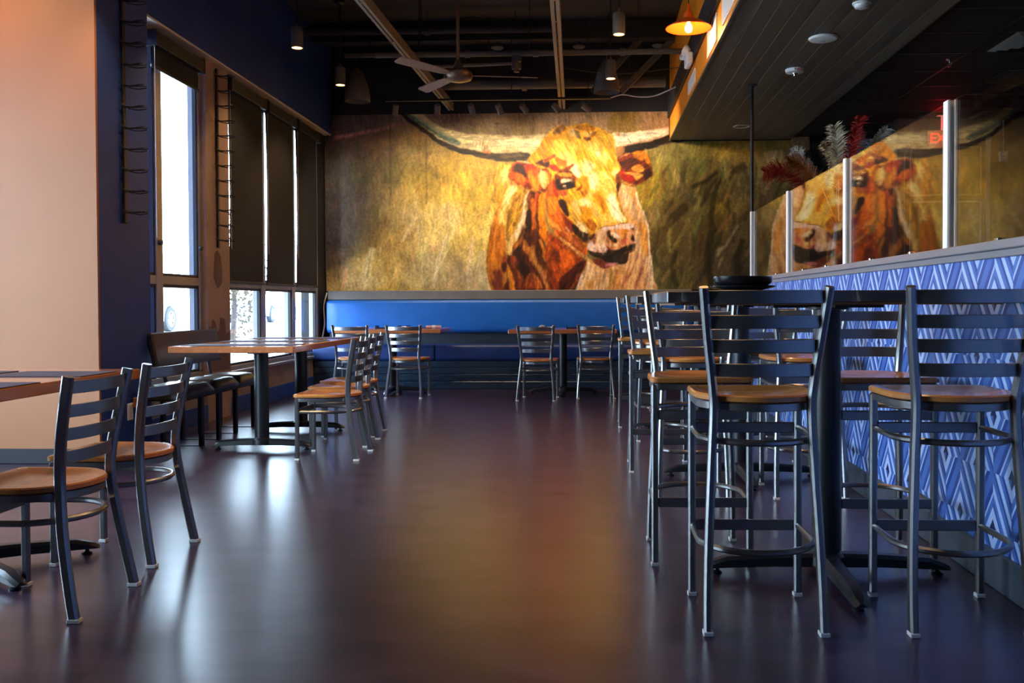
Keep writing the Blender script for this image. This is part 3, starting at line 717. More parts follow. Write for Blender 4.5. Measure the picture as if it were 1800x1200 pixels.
# track lighting that washes the mural
tk = thing('light_track', 'black track with seven small spotlights aimed at the mural', 'track light', (-2.40, 10.87, 3.455))
MB().rbar([(0, 0, 0), (2.66, 0, 0)], .035, .025, .003).build('rail', 'blackmetal', tk)
for x in (.4, 1.5, 2.4): MB().tube([(x, 0, .01), (x, 0, .945)], .005, 6).build('hanger_rod', 'blackmetal', tk)
aims = [(-2.28, -2.8, 1.6, 48), (-1.78, -2.0, 2.2, 42), (-1.376, -1.2, 2.4, 46), (-1.05, -.6, 2.1, 42), (-.76, .05, 2.5, 42), (-.38, .7, 2.2, 44), (-.03, 1.75, 2.3, 52)]
for x, ax, az, w in aims:
    h = Vector((x + 2.40, 0, -.03)); d = (Vector((ax, 11.93, az)) - Vector((x, 10.87, 3.38))).normalized()
    MB().tube([h, h + Vector((0, 0, -.035))], .012, 8).build('swivel', 'blackmetal', tk)
    c = h + Vector((0, 0, -.075)); q = d.to_track_quat('-Z', 'Y')
    hd = MB().lathe([(.0, .055), (.03, .055), (.036, .045), (.036, -.07), (.031, -.07), (.029, -.055), (0, -.053)], 18).build('lamp_head', 'dome', tk, 40, c); hd.rotation_euler = q.to_euler()
    lamp(hd, 'SPOT', (0, 0, -.075), w, (1, .82, .60), 116, 1., radius=.03)

# small ceiling fittings
for i, (x, y) in enumerate(((-1.11, 11.3), (-.11, 11.3), (.85, 11.3))):
    t = thing('ceiling_disc', ('left', 'middle', 'right')[i] + 'most of three pale discs on the black ceiling', 'ceiling fixture', (x, y, 4.172), 0, 'pale ceiling discs')
    MB().lathe([(0, -.012), (.06, -.012), (.075, 0), (.075, .01), (0, .01)], 20).build('cover', 'greige', t, 40); MB().tube([(0, 0, .01), (0, 0, .228)], .01, 6).build('stem', 'blackmetal', t)
def puck(name, label, cat, x, y, prof, m, n=28):
    t = thing(name, label, cat, (x, y, 3.14)); MB().lathe(prof, n).build('body', m, t, 40); return t
t = puck('access_point', 'large white round access point on the plank ceiling', 'access point', 1.85, 7.38, [(0, -.032), (.06, -.032), (.105, -.022), (.115, -.008), (.105, 0), (0, 0)], 'white')
MB().lathe([(0, -.033), (.02, -.0335), (.022, -.031)], 16).build('status_ring', 'cap', t, 40)
t = puck('fire_alarm', 'white round alarm lettered FIRE on the plank ceiling', 'alarm', 1.852, 8.39, [(0, -.035), (.05, -.035), (.078, -.028), (.085, -.01), (.085, 0), (0, 0)], 'white')
MB().lathe([(0, -.062), (.012, -.06), (.014, -.045), (.026, -.042), (.028, -.034)], 14).build('strobe', 'chrome', t, 40)
text('lettering', 'FIRE', .036, 'firetxt', t, (.012, -.0845, -.0165), (R(80), 0, 0), .001)
t = puck('smoke_detector', 'small white smoke detector at the top edge of the plank ceiling', 'smoke detector', 1.912, 6.56, [(0, -.04), (.03, -.04), (.05, -.03), (.055, -.012), (.065, -.01), (.065, 0), (0, 0)], 'white')
MB().lathe([(.036, -.041), (.045, -.036), (.047, -.03)], 20).build('vent_ring', 'cap', t, 40)
t = thing('recessed_light', 'recessed ring light in the plank ceiling near the mural', 'recessed light', (1.812, 11.05, 3.14))
MB().lathe([(.075, 0), (.098, -.006), (.10, -.002), (.10, 0)], 28).build('trim_ring', 'white', t, 40); MB().lathe([(0, -.0015), (.076, -.0015)], 24).build('lens', 'dome', t)
def sprinkler(label, x, y, z=3.175):
    t = thing('fire_sprinkler', label, 'sprinkler', (x, y, z), 0, 'ceiling sprinkler heads')
    MB().lathe([(0, 0), (.035, 0), (.03, -.008), (.012, -.01), (.01, -.03), (0, -.03)], 14).build('escutcheon', 'chrome', t, 40)
    MB().tube([(-.012, 0, -.028), (-.016, 0, -.045), (0, 0, -.06)], .0025, 5).build('frame_arm', 'chrome', t); MB().tube([(.012, 0, -.028), (.016, 0, -.045), (0, 0, -.06)], .0025, 5).build('frame_arm', 'chrome', t)
    MB().lathe([(0, -.062), (.02, -.06), (.02, -.064), (0, -.066)], 12).build('deflector', 'chrome', t)
sprinkler('chrome sprinkler head on the black tiles near the top right', 3.166, 8.25)
sprinkler('chrome sprinkler head on the black tiles above the feathers', 3.42, 11.9)
t = thing('ceiling_diffuser', 'square pale air diffuser in the black tile ceiling at the far right', 'air vent', (3.66, 7.70, 3.172))
for i, s in enumerate((.29, .22, .15, .08)):
    f = MB(); zz = -.004 - .006 * i
    for a in range(4): f.box((0, s - .025, zz), (2 * s, .05, .008), .002, None) if False else f.add([(-s, s, zz), (s, s, zz), (s - .05, s - .05, zz - .018), (-s + .05, s - .05, zz - .018)], [(0, 1, 2, 3)], Matrix.Rotation(R(90 * a), 4, 'Z'))
    f.build('louvre', 'greige', t)
# white plates, emergency light on the orange wall
for i, (y0, y1, z0, z1) in enumerate(((7.55, 8.12, 3.175, 3.40), (9.05, 9.66, 3.20, 3.335), (6.6, 7.22, 3.19, 3.405))):
    t = thing('wall_plate', ('white plate on the orange wall behind the dish lamp', 'white plate on the orange wall below the emergency light', 'white plate on the orange wall at the top edge of the picture')[i], 'wall plate', (1.045, (y0 + y1) / 2, (z0 + z1) / 2), 0, 'white plates on the orange wall')
    B((-.006, 0, 0), (.012, y1 - y0, z1 - z0), .003).build('panel', 'white', t); B((-.013, 0, 0), (.004, y1 - y0 - .06, z1 - z0 - .05), .001).build('inset', 'white', t)
t = thing('emergency_light', 'white two-head emergency light on the black band of the orange wall', 'emergency light', (1.015, 9.15, 3.43))
B((-.03, 0, 0), (.06, .26, .11), .012).build('housing', 'white', t, 40)
for s in (-1, 1):
    hd = MB().lathe([(0, -.035), (.03, -.03), (.052, .0), (.055, .02), (.05, .026), (0, .028)], 18).build('lamp_head', 'white', t, 40, (-.06, s * .085, .07)); hd.rotation_euler = (R(s * 20), R(-60), 0)
    MB().lathe([(0, .030), (.042, .0285)], 16).build('lens', 'cap', hd)
# exit sign
t = thing('exit_sign', 'red EXIT sign hanging below the black ceiling behind the glass', 'exit sign', (4.03, 10.7, 2.91))
B((0, 0, 0), (.33, .05, .185), .012).build('housing', 'exitbody', t, 40); B((0, 0, .175), (.03, .03, .17), .004).build('bracket', 'white', t)
B((0, 0, .26), (.12, .06, .01), .002).build('canopy', 'white', t); text('lettering', 'EXIT', .155, 'red', t, (0, -.0265, -.002), (R(90), 0, 0), .001, .95)
lamp(t, 'POINT', (-.05, -.06, .16), .5, (1, .03, .02), radius=.05)
# conduit and box
t = thing('conduit_box', 'grey electrical box on a thin conduit behind the glass at right', 'electrical box', (4.83, 10.99, 2.74))
B((0, -.025, 0), (.09, .05, .12), .006).build('box', 'greige', t); MB().tube([(0, -.02, .06), (0, -.02, .43)], .009, 8).build('conduit', 'greige', t, 40)
for dz in (.025, -.025): MB().lathe([(0, 0), (.016, 0), (.014, .006), (0, .006)], 12, (-.01, -.05, dz), Matrix.Rotation(R(90), 4, 'X')).build('socket', 'white', t, 40)
MB().lathe([(.012, 0), (.012, .02)], 8, (0, -.02, .22)).build('strap', 'chrome', t)
# cables
def cable(name, label, pts, r, m):
    o = MB().tube(crom(pts, 8), r, 6).build(name, m, None, 60); return tag(o, label, 'cable')
cable('track_cable', 'white cable drooping from the light track to the orange wall', [(.26, 10.87, 3.455), (.40, 10.87, 3.49), (.58, 10.85, 3.46), (.78, 10.85, 3.47), (1.02, 10.8, 3.56)], .008, 'white')
cable('thin_wire', 'thin black wire sagging between beam and orange wall', [(-.33, 10.3, 3.68), (.1, 10.3, 3.61), (.5, 10.3, 3.60), (1.03, 10.3, 3.66)], .004, 'duct')
cable('corner_cable', 'dark cable running down the corner beside the mural', [(-3.30, 11.9, 3.52), (-3.36, 11.9, 3.30), (-3.425, 11.9, 3.02), (-3.43, 11.9, 2.0), (-3.425, 11.9, 1.3), (-3.40, 11.88, .95), (-3.425, 11.85, .55)], .009, 'blackmetal')
cable('white_cord', 'pale cord hanging in the corner left of the blue bench', [(-3.40, 11.86, 1.2), (-3.425, 11.8, 1.02), (-3.40, 11.74, .80), (-3.42, 11.7, .62)], .010, 'white')

# ------------------------------------------------------------------ wine racks on pillar and column
def rack(label, x, y, z0, z1, n):
    t = thing('wine_rack', label, 'wine rack', (x, y, z0), 0, 'wall wine racks'); L_ = z1 - z0
    B((.012, 0, L_ / 2), (.018, .035, L_), .003).build('upright', 'blackmetal', t)
    for i in range(n):
        z = L_ * (i + .5) / n; w = MB()
        w.tube([(.02, -.075, z + .012), (.02, .075, z + .012)], .004, 5, up=(0, 0, 1))
        for s in (-1, 1): w.tube([(.02, s * .045, z), (.09, s * .05, z - .012), (.15, s * .055, z - .004), (.165, s * .03, z + .002), (.12, s * .012, z), (.02, s * .012, z)], .004, 5)
        w.build('bottle_cradle', 'blackmetal', t, 50)
rack('black wire wine rack on the navy pillar', -3.23, 6.30, 1.62, 3.95, 16)
rack('black wire wine rack on the brown column between the windows', -3.40, 8.33, 1.57, 3.20, 12)
# outlet and plug-in freshener on the pillar
t = thing('wall_outlet', 'pinkish-white wall outlet low on the navy pillar', 'outlet', (-3.23, 6.35, .30))
B((.004, 0, 0), (.008, .075, .118), .003).build('plate', 'white', t)
for dz in (-.025, .025): B((.0085, 0, dz), (.003, .03, .035), .001).build('socket', 'cap', t)
t = thing('plug_in_freshener', 'plug-in air freshener with yellow oil beside the pillar outlet', 'air freshener', (-3.215, 6.395, .36))
B((.02, -.01, .0), (.04, .045, .075), .008).build('body', 'walnut', t); MB().lathe([(0, -.055), (.018, -.055), (.022, -.045), (.022, -.01), (.012, 0), (0, 0)], 14, (.045, .02, -.01)).build('oil_bottle', 'oil', t, 40)
MB().lathe([(0, 0), (.021, 0), (.021, .07), (0, .07)], 16, (.045, .02, 0)).build('cap_cylinder', 'chrome', t, 40)

# ------------------------------------------------------------------ things on tables
t = thing('dish_stack', 'two round black dishes stacked on the nearest high table', 'dishes', (.612, 3.70, 1.092))
MB().lathe([(0, .0), (.07, 0), (.075, .008), (.128, .02), (.130, .026), (.072, .016), (0, .014)], 32).build('plate', 'bowl', t, 50)
MB().lathe([(0, .016), (.075, .016), (.103, .03), (.114, .038), (.116, .062), (.110, .062), (.105, .034), (0, .024)], 32).build('bowl', 'bowl', t, 50)
def folded(label, x, y, rz, m='napkin'):
    t = thing('napkin_roll', label, 'napkin', (x, y, .76), R(rz), 'rolled napkins')
    MB().tube([(-.09, 0, .018), (0, 0, .02), (.09, 0, .018)], .018, 10).build('cloth_roll', m, t, 60); MB().tube([(-.02, 0, .019), (.02, 0, .019)], .0205, 10).build('paper_band', 'white', t, 60)
folded('pink napkin roll at the right end of the corner table', -1.83, 10.8, 10); folded('white-banded napkin roll left on the middle bench table', -.55, 10.75, 80, 'cap')
def caddy(label, x, y):
    t = thing('menu_tray', label, 'tray', (x, y, .76), 0, 'low dark table trays')
    B((0, 0, .006), (.28, .2, .012), .003).build('tray_base', 'bowl', t)
    for s in (-1, 1): B((s * .137, 0, .02), (.006, .2, .03), .001).build('tray_side', 'bowl', t)
caddy('low dark tray on the corner table behind its chairs', -2.40, 10.95); caddy('low dark tray on the middle bench table', -.12, 10.8); caddy('low dark tray beside the pink napkin', -2.02, 10.95)

# ------------------------------------------------------------------ feathers in a tall vase behind the glass
vz = thing('floor_vase', 'tall dark vase holding feathers behind the glass screen', 'vase', (2.36, 8.8, 0))
MB().lathe([(0, 0), (.16, 0), (.17, .02), (.10, .25), (.09, .6), (.13, 1.1), (.12, 1.5), (.075, 1.72), (.085, 1.80), (.078, 1.80), (.068, 1.72), (.0, 1.68)], 24).build('vase_body', 'bowl', vz, 50)
MB().lathe([(.085, 1.795), (.092, 1.80), (.088, 1.808), (.08, 1.80)], 24).build('rim', 'blackmetal', vz, 50)
FE = [('rust-red drooping plume at the left of the arrangement', (1472, 400), (1428, 345), (1395, 312), (1365, 300), (1340, 306), '7a1206', .20, -.10),
      ('tan brown plume beside the rust-red one', (1472, 400), (1440, 335), (1415, 305), (1392, 290), (1376, 290), '9a5a24', .19, -.22),
      ('small grey-white plume behind the tan one', (1472, 400), (1440, 320), (1418, 285), (1405, 265), (1396, 264), 'a8a49a', .12, .12),
      ('black plume in the middle of the arrangement', (1472, 400), (1462, 335), (1446, 300), (1436, 275), (1424, 266), '0b0908', .20, -.06),
      ('narrow cream plume left of the tall cream one', (1472, 400), (1466, 320), (1456, 285), (1446, 265), (1438, 259), 'd8bc94', .09, -.12),
      ('tall cream plume at the centre', (1472, 400), (1471, 330), (1468, 280), (1464, 250), (1458, 230), 'f0d8b4', .19, -.14),
      ('tall dark-red plume reaching highest', (1472, 400), (1478, 330), (1485, 280), (1492, 245), (1497, 218), 'a81a08', .15, -.25),
      ('slate-grey plume right of the dark-red one', (1472, 400), (1490, 320), (1497, 280), (1502, 258), (1513, 250), '8a8e96', .15, -.09),
      ('white plume leaning out to the right', (1472, 400), (1500, 320), (1522, 275), (1542, 246), (1557, 230), 'f0ecdc', .12, .0)]
for i, (lb, *pp, hx, wd, dy) in enumerate(FE):
    K['feather%d' % i] = mat('plume_%d' % i, hx, .75, var=.3, scale=(9, 9, 9))
    P = [Vector(((u - 1035) / 186. * (1 - .0) , 8.8 + dy * (q / 4), 1.05 + (533 - v) / 186.)) for q, (u, v) in enumerate(pp)]
    base = Vector((2.36, 8.8, 1.74)); P[0] = base
    t = thing('feather', lb, 'feather', base, 0, 'plumes in the tall vase'); C_ = [p - base for p in crom(P, 8)]
    MB().tube(C_, .005, 5, scales=[1 - .8 * k / (len(C_) - 1) for k in range(len(C_))]).build('quill', 'cap' if i in (2, 5, 8) else 'feather%d' % i, t, 60)
    rng = random.Random(i + 3); v = MB(); nb = 120
    for s in (-1, 1):
        for k in range(nb):
            f = .22 + .78 * k / (nb - 1); q = f * (len(C_) - 1); a = int(min(q, len(C_) - 2)); c = C_[a].lerp(C_[a + 1], q - a); tg = (C_[a + 1] - C_[a]).normalized()
            sd = Vector((-tg.z, 0, tg.x)) * s; L_ = wd * (.45 + .55 * math.sin(math.pi * min(1, (f - .15) / .85)) ** .6) * rng.uniform(.6, 1.05)
            p1 = c + (sd * .75 + tg * .55) * L_ * .5 + Vector((0, rng.uniform(-.04, .04), 0)); p2 = p1 + (sd * .55 + tg * .55) * L_ * .5 + Vector((0, rng.uniform(-.06, .06), -L_ * rng.uniform(.10, .35)))
            w = .0032; n_ = tg * w; b0 = len(v.v)
            v.v += [tuple(c - n_), tuple(c + n_), tuple(p1 - n_), tuple(p1 + n_), tuple(p2)]; v.f += [(b0, b0 + 1, b0 + 3, b0 + 2), (b0 + 2, b0 + 3, b0 + 4)]
    v.build('vane', 'feather%d' % i, t)

# ------------------------------------------------------------------ outside
car = thing('parked_car', 'white car parked outside beyond the clear window', 'car', (-12.15, 25.85, .33))
prof = [(-2.2, .30), (-2.22, .55), (-2.1, .78), (-1.3, .90), (-.55, 1.36), (.55, 1.42), (1.35, 1.05), (2.15, .95), (2.25, .6), (2.2, .30)]
def arch(cy): return [(cy + .40 * math.cos(a), .33 + .40 * math.sin(a)) for a in [math.pi * i / 10 for i in range(11)]]
side = prof + [(1.75, .26)] + arch(1.35) + [(.9, .22), (-.9, .22)] + arch(-1.35) + [(-1.78, .26)]
mb = MB(); n = len(side)
for x, k in ((-.86, 1), (.86, 1)): mb.v += [(x - (.16 * (1 if x > 0 else -1) if z > .95 else 0), y, z) for y, z in side]
for i in range(n): j = (i + 1) % n; mb.f.append((i, j, n + j, n + i))
mb.f += [tuple(range(n))[::-1], tuple(n + i for i in range(n))]
mb.build('body', 'carwhite', car)
for s in (-1, 1):
    gq = MB(); gq.add([(s * .83, -1.15, .95), (s * .83, 1.15, 1.02), (s * .708, .5, 1.37), (s * .708, -.5, 1.31)], [(0, 1, 2, 3)]); gq.build('side_glass', 'carglass', car)
    for y in (-1.35, 1.35):
        wl = MB().lathe([(.20, -.09), (.31, -.09), (.335, -.06), (.335, .06), (.31, .09), (.20, .09)], 28, (s * .78, y, .335), Matrix.Rotation(R(90), 4, 'Y')).build('wheel', 'rubber', car, 40)
        rm = MB().lathe([(.19, .07), (.215, .085), (.215, .04), (.06, .03), (.05, .06), (0, .065)], 24, (0, 0, 0)); 
        for a in range(5): rm.add([(.05, -.035, .062), (.21, -.028, .07), (.21, .028, .07), (.05, .035, .062), (.05, -.035, .03), (.21, -.028, .03), (.21, .028, .03), (.05, .035, .03)], [(0, 1, 2, 3), (0, 4, 5, 1), (3, 2, 6, 7)], Matrix.Rotation(R(72 * a), 4, 'Z'))
        ob = rm.build('rim', 'alu', wl, 40, (s * .79, y, .335)); ob.rotation_euler = (0, R(90 * s), 0)
tr_ = thing('street_tree', 'autumn tree outside the first pane of the shaded window', 'tree', (-6.35, 16.2, .33))
MB().tube([(0, 0, 0), (.03, .02, .7), (0, .05, 1.6), (.05, 0, 2.4)], .055, 8, scales=[1, .85, .7, .4]).build('trunk', 'bark', tr_, 50)
v = MB(); rng = random.Random(5)
for i in range(1500):
    a, b_, r_ = rng.uniform(0, 6.28), rng.uniform(-1, 1), rng.random() ** .4
    c = Vector((math.cos(a) * math.sqrt(1 - b_ * b_) * r_ * .62, math.sin(a) * math.sqrt(1 - b_ * b_) * r_ * .62, 1.3 + b_ * r_ * 1.25)); d1_ = Vector((rng.uniform(-1, 1), rng.uniform(-1, 1), rng.uniform(-1, 1))).normalized(); d2_ = d1_.orthogonal().normalized(); s_ = rng.uniform(.03, .055); b0 = len(v.v)
    v.v += [tuple(c - d1_ * s_), tuple(c + d2_ * s_ * .5), tuple(c + d1_ * s_), tuple(c - d2_ * s_ * .5)]; v.f.append((b0, b0 + 1, b0 + 2, b0 + 3))
cw = v.build('foliage', 'leaf', tr_); cw['kind'] = 'stuff'
t2 = copy_tree(car); t2.location = (-13.4, 37.5, .33); t2['label'] = 'white car parked further off, seen under the middle shade'
MURAL_GAIN = 1.0

# ------------------------------------------------------------------ painted longhorn mural (a flat print with a light scallop edge painted in, laid down stroke by stroke below)
RS = np.random.RandomState(11)
SC = 1.25; U0, V0, UW, VH = 564, 188, 868, 332
WW, HH = int(UW * SC), int(VH * SC)
def hexl(h): return np.array([int(h[i:i + 2], 16) for i in (0, 2, 4)], np.float32) / 255
def blur1(a, r, ax):
    if r < 1: return a
    p = np.concatenate([np.repeat(a.take([0], ax), r + 1, ax), a, np.repeat(a.take([-1], ax), r, ax)], ax).astype(np.float64).cumsum(ax)
    n = a.shape[ax]; w = 2 * r + 1
    return ((p.take(range(w, w + n), ax) - p.take(range(0, n), ax)) / w).astype(np.float32)
def blur(a, r):
    r = int(round(r))
    for _ in range(2): a = blur1(blur1(a, r, 0), r, 1)
    return a
def nrm(a): return (a - a.mean()) / (a.std() + 1e-9)
def noise(r): return nrm(blur(RS.randn(HH, WW).astype(np.float32), r))
def lic(ang, L_=14, pre=0):
    a = RS.randn(HH, WW).astype(np.float32); a = blur(a, pre) if pre else a
    o = np.zeros_like(a); c, s = math.cos(R(ang)), math.sin(R(ang))
    for k in range(-L_, L_ + 1): o += np.roll(np.roll(a, int(round(k * s)), 0), int(round(k * c)), 1)
    return nrm(o)
YY, XX = np.mgrid[0:HH, 0:WW].astype(np.float32)
PXg = XX / SC + U0; PYg = YY / SC + V0
N1, N2, N3 = noise(3), noise(3), noise(9); N4, N5 = noise(7), noise(7); N0 = noise(1)
BR = {a: lic(-a, 9, 1) for a in (0, 30, 60, 80, 100, 120, 150)}
WX, WY = N1 * .5 + N4 * .7, N2 * .5 + N5 * .7
CV = np.zeros((HH, WW, 3), np.float32)
def pts(s): return [tuple(float(q) for q in p.split(',')) for p in s.split()]
def mask_poly(P, warp, soft):
    x = [p[0] for p in P]; y = [p[1] for p in P]; m = 6 + soft * 2
    i0 = max(0, int((min(y) - m - V0) * SC)); i1 = min(HH, int((max(y) + m - V0) * SC) + 2); j0 = max(0, int((min(x) - m - U0) * SC)); j1 = min(WW, int((max(x) + m - U0) * SC) + 2)
    if i1 <= i0 or j1 <= j0: return None
    sl = (slice(i0, i1), slice(j0, j1)); gx = PXg[sl] + WX[sl] * warp; gy = PYg[sl] + WY[sl] * warp; ins = np.zeros(gx.shape, bool); n = len(P)
    for i in range(n):
        xa, ya = P[i]; xb, yb = P[(i + 1) % n]
        if ya == yb: continue
        c = ((ya > gy) != (yb > gy)) & (gx < (xb - xa) * (gy - ya) / (yb - ya) + xa); ins ^= c
    return sl, blur(ins.astype(np.float32), soft * SC) if soft > 0 else ins.astype(np.float32)
def lay(sl, m, col, tex, amt):
    t = BR[tex][sl][..., None] if tex is not None else 0
    c = np.clip(col * (1 + amt * .55 * t + amt * .12 * N0[sl][..., None]), 0, 1); CV[sl] = CV[sl] * (1 - m[..., None]) + c * m[..., None]
def P_(h, s, soft=.9, a=1., warp=.7, tex=80, amt=.16):
    P = pts(s)
    if len(P) > 3: P = [(q.x, q.y) for q in crom([(x, y, 0) for x, y in P], 4, True)]
    r = mask_poly(P, warp, soft)
    if r: lay(r[0], r[1] * a, hexl(h), tex, amt)
def S_(h, s, w, a=1., soft=.6, w2=None, tex=80, amt=.16):
    C_ = crom([(x, y, 0) for x, y in pts(s)], 6); n = len(C_); L_, R_ = [], []; w2 = w if w2 is None else w2
    for i, p in enumerate(C_):
        t = (C_[min(i + 1, n - 1)] - C_[max(i - 1, 0)]).normalized(); k = (w + (w2 - w) * i / (n - 1)) / 2
        L_.append((p.x - t.y * k, p.y + t.x * k)); R_.append((p.x + t.y * k, p.y - t.x * k))
    r = mask_poly(L_ + R_[::-1], .5, soft)
    if r: lay(r[0], r[1] * a, hexl(h), tex, amt)
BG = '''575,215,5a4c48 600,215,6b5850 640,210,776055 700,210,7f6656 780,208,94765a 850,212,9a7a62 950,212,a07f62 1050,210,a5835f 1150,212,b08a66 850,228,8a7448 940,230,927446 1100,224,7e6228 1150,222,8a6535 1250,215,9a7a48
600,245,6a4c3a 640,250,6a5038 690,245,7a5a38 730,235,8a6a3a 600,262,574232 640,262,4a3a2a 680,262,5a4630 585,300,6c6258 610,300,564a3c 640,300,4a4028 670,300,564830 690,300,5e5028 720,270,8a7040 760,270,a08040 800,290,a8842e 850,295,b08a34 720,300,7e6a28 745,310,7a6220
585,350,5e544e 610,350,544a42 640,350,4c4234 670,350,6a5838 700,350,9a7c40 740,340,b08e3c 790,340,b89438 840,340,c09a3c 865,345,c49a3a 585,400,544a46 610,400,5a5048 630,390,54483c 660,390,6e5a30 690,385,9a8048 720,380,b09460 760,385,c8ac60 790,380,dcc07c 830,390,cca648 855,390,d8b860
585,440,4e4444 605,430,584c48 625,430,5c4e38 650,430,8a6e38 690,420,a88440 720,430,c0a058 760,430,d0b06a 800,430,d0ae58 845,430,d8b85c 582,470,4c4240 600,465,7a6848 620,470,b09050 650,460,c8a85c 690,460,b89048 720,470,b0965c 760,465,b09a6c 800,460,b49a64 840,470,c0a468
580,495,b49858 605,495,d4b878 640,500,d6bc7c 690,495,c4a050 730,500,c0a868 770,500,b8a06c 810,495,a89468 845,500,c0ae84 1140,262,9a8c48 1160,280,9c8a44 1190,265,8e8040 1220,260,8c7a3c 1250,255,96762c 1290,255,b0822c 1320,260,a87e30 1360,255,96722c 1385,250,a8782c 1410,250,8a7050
1155,310,9a7c24 1180,310,927a38 1210,300,6e6430 1240,300,64582c 1280,295,8a7c40 1310,300,7a6a38 1345,290,a88850 1375,280,c0a070 1400,290,7a6850 1130,345,8e7a20 1160,340,96782a 1190,340,7a6238 1215,335,504626 1245,330,4c4020 1275,335,605028 1310,330,5c5030 1350,330,6a5a34 1390,330,5c5430
1150,380,7a6636 1180,375,4a3a10 1205,370,5a4a28 1235,370,645c2c 1265,365,6a5418 1295,365,7a6432 1315,370,5c4c28 1360,370,6a5a34 1400,370,7a6030 1150,415,705626 1175,410,5c4818 1200,410,6a5a30 1230,410,5a4820 1255,400,4e3c12 1280,410,6a5430 1305,410,5e4c2c 1360,410,5a4c28 1410,410,5c4a26
1150,450,6a5630 1175,440,5c4c20 1200,450,6a5430 1230,445,54441e 1250,440,3a2e14 1275,440,6a5638 1300,450,443824 1360,450,4e4226 1410,450,4a3e22 1150,490,645a30 1175,485,46401c 1205,485,5a5028 1240,485,453a20 1270,480,5e5438 1300,490,38301c 1360,490,3e341e 1410,490,3e341e'''  # lower-left greys over cream paint in the edge of a light scallop
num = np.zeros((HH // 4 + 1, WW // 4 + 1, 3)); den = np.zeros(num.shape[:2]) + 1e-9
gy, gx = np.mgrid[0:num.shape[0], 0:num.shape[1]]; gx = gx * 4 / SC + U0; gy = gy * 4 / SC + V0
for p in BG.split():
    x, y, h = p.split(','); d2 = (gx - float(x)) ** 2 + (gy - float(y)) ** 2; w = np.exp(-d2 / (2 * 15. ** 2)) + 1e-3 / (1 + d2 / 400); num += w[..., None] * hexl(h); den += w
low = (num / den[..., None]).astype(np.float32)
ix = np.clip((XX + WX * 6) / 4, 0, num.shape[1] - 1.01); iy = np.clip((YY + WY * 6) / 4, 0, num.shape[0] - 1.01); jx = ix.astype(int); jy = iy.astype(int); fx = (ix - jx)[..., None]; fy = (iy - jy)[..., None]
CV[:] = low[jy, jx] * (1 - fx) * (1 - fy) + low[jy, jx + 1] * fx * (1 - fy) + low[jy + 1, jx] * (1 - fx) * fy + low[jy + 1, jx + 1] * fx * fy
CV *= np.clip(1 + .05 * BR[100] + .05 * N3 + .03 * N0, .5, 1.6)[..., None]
# loose brush strokes of the grass background
def brushes(n, x0, x1, y0, y1, ang, jit, L0, L1, w0, w1, gain, al):
    for _ in range(n):
        x, y = RS.uniform(x0, x1), RS.uniform(y0, y1); a = R(ang + RS.randn() * jit); L_ = RS.uniform(L0, L1); c, s = math.cos(a), -math.sin(a); w = RS.uniform(w0, w1)
        i, j = int(np.clip((y - V0) * SC, 0, HH - 1)), int(np.clip((x - U0) * SC, 0, WW - 1)); col = np.clip(CV[i, j] * (1 + RS.uniform(-gain, gain)) * (1 + .05 * RS.randn(3)), 0, 1)
        r = mask_poly([(x - c * L_ / 2 - s * w / 2, y - s * L_ / 2 + c * w / 2), (x + c * L_ / 2 - s * w * .3, y + s * L_ / 2 + c * w * .3), (x + c * L_ / 2 + s * w * .3, y + s * L_ / 2 - c * w * .3), (x - c * L_ / 2 + s * w / 2, y - s * L_ / 2 - c * w / 2)], .8, .8)
        if r: lay(r[0], r[1] * al, col.astype(np.float32), 80, .12)
brushes(200, 575, 870, 300, 512, 78, 14, 15, 55, 3, 10, .16, .45)
brushes(90, 575, 870, 235, 320, 85, 25, 10, 35, 4, 12, .15, .45)
brushes(420, 1120, 1425, 300, 512, 68, 14, 14, 60, 2.5, 9, .42, .6)
brushes(160, 1120, 1425, 245, 320, 80, 18, 12, 40, 4, 12, .24, .5)
S_('cc7868', '588,243 620,237 655,229 690,222 718,216', 7, .8, 2., 3); S_('e08c78', '600,240 630,234 660,229', 4, .7, 1.2)
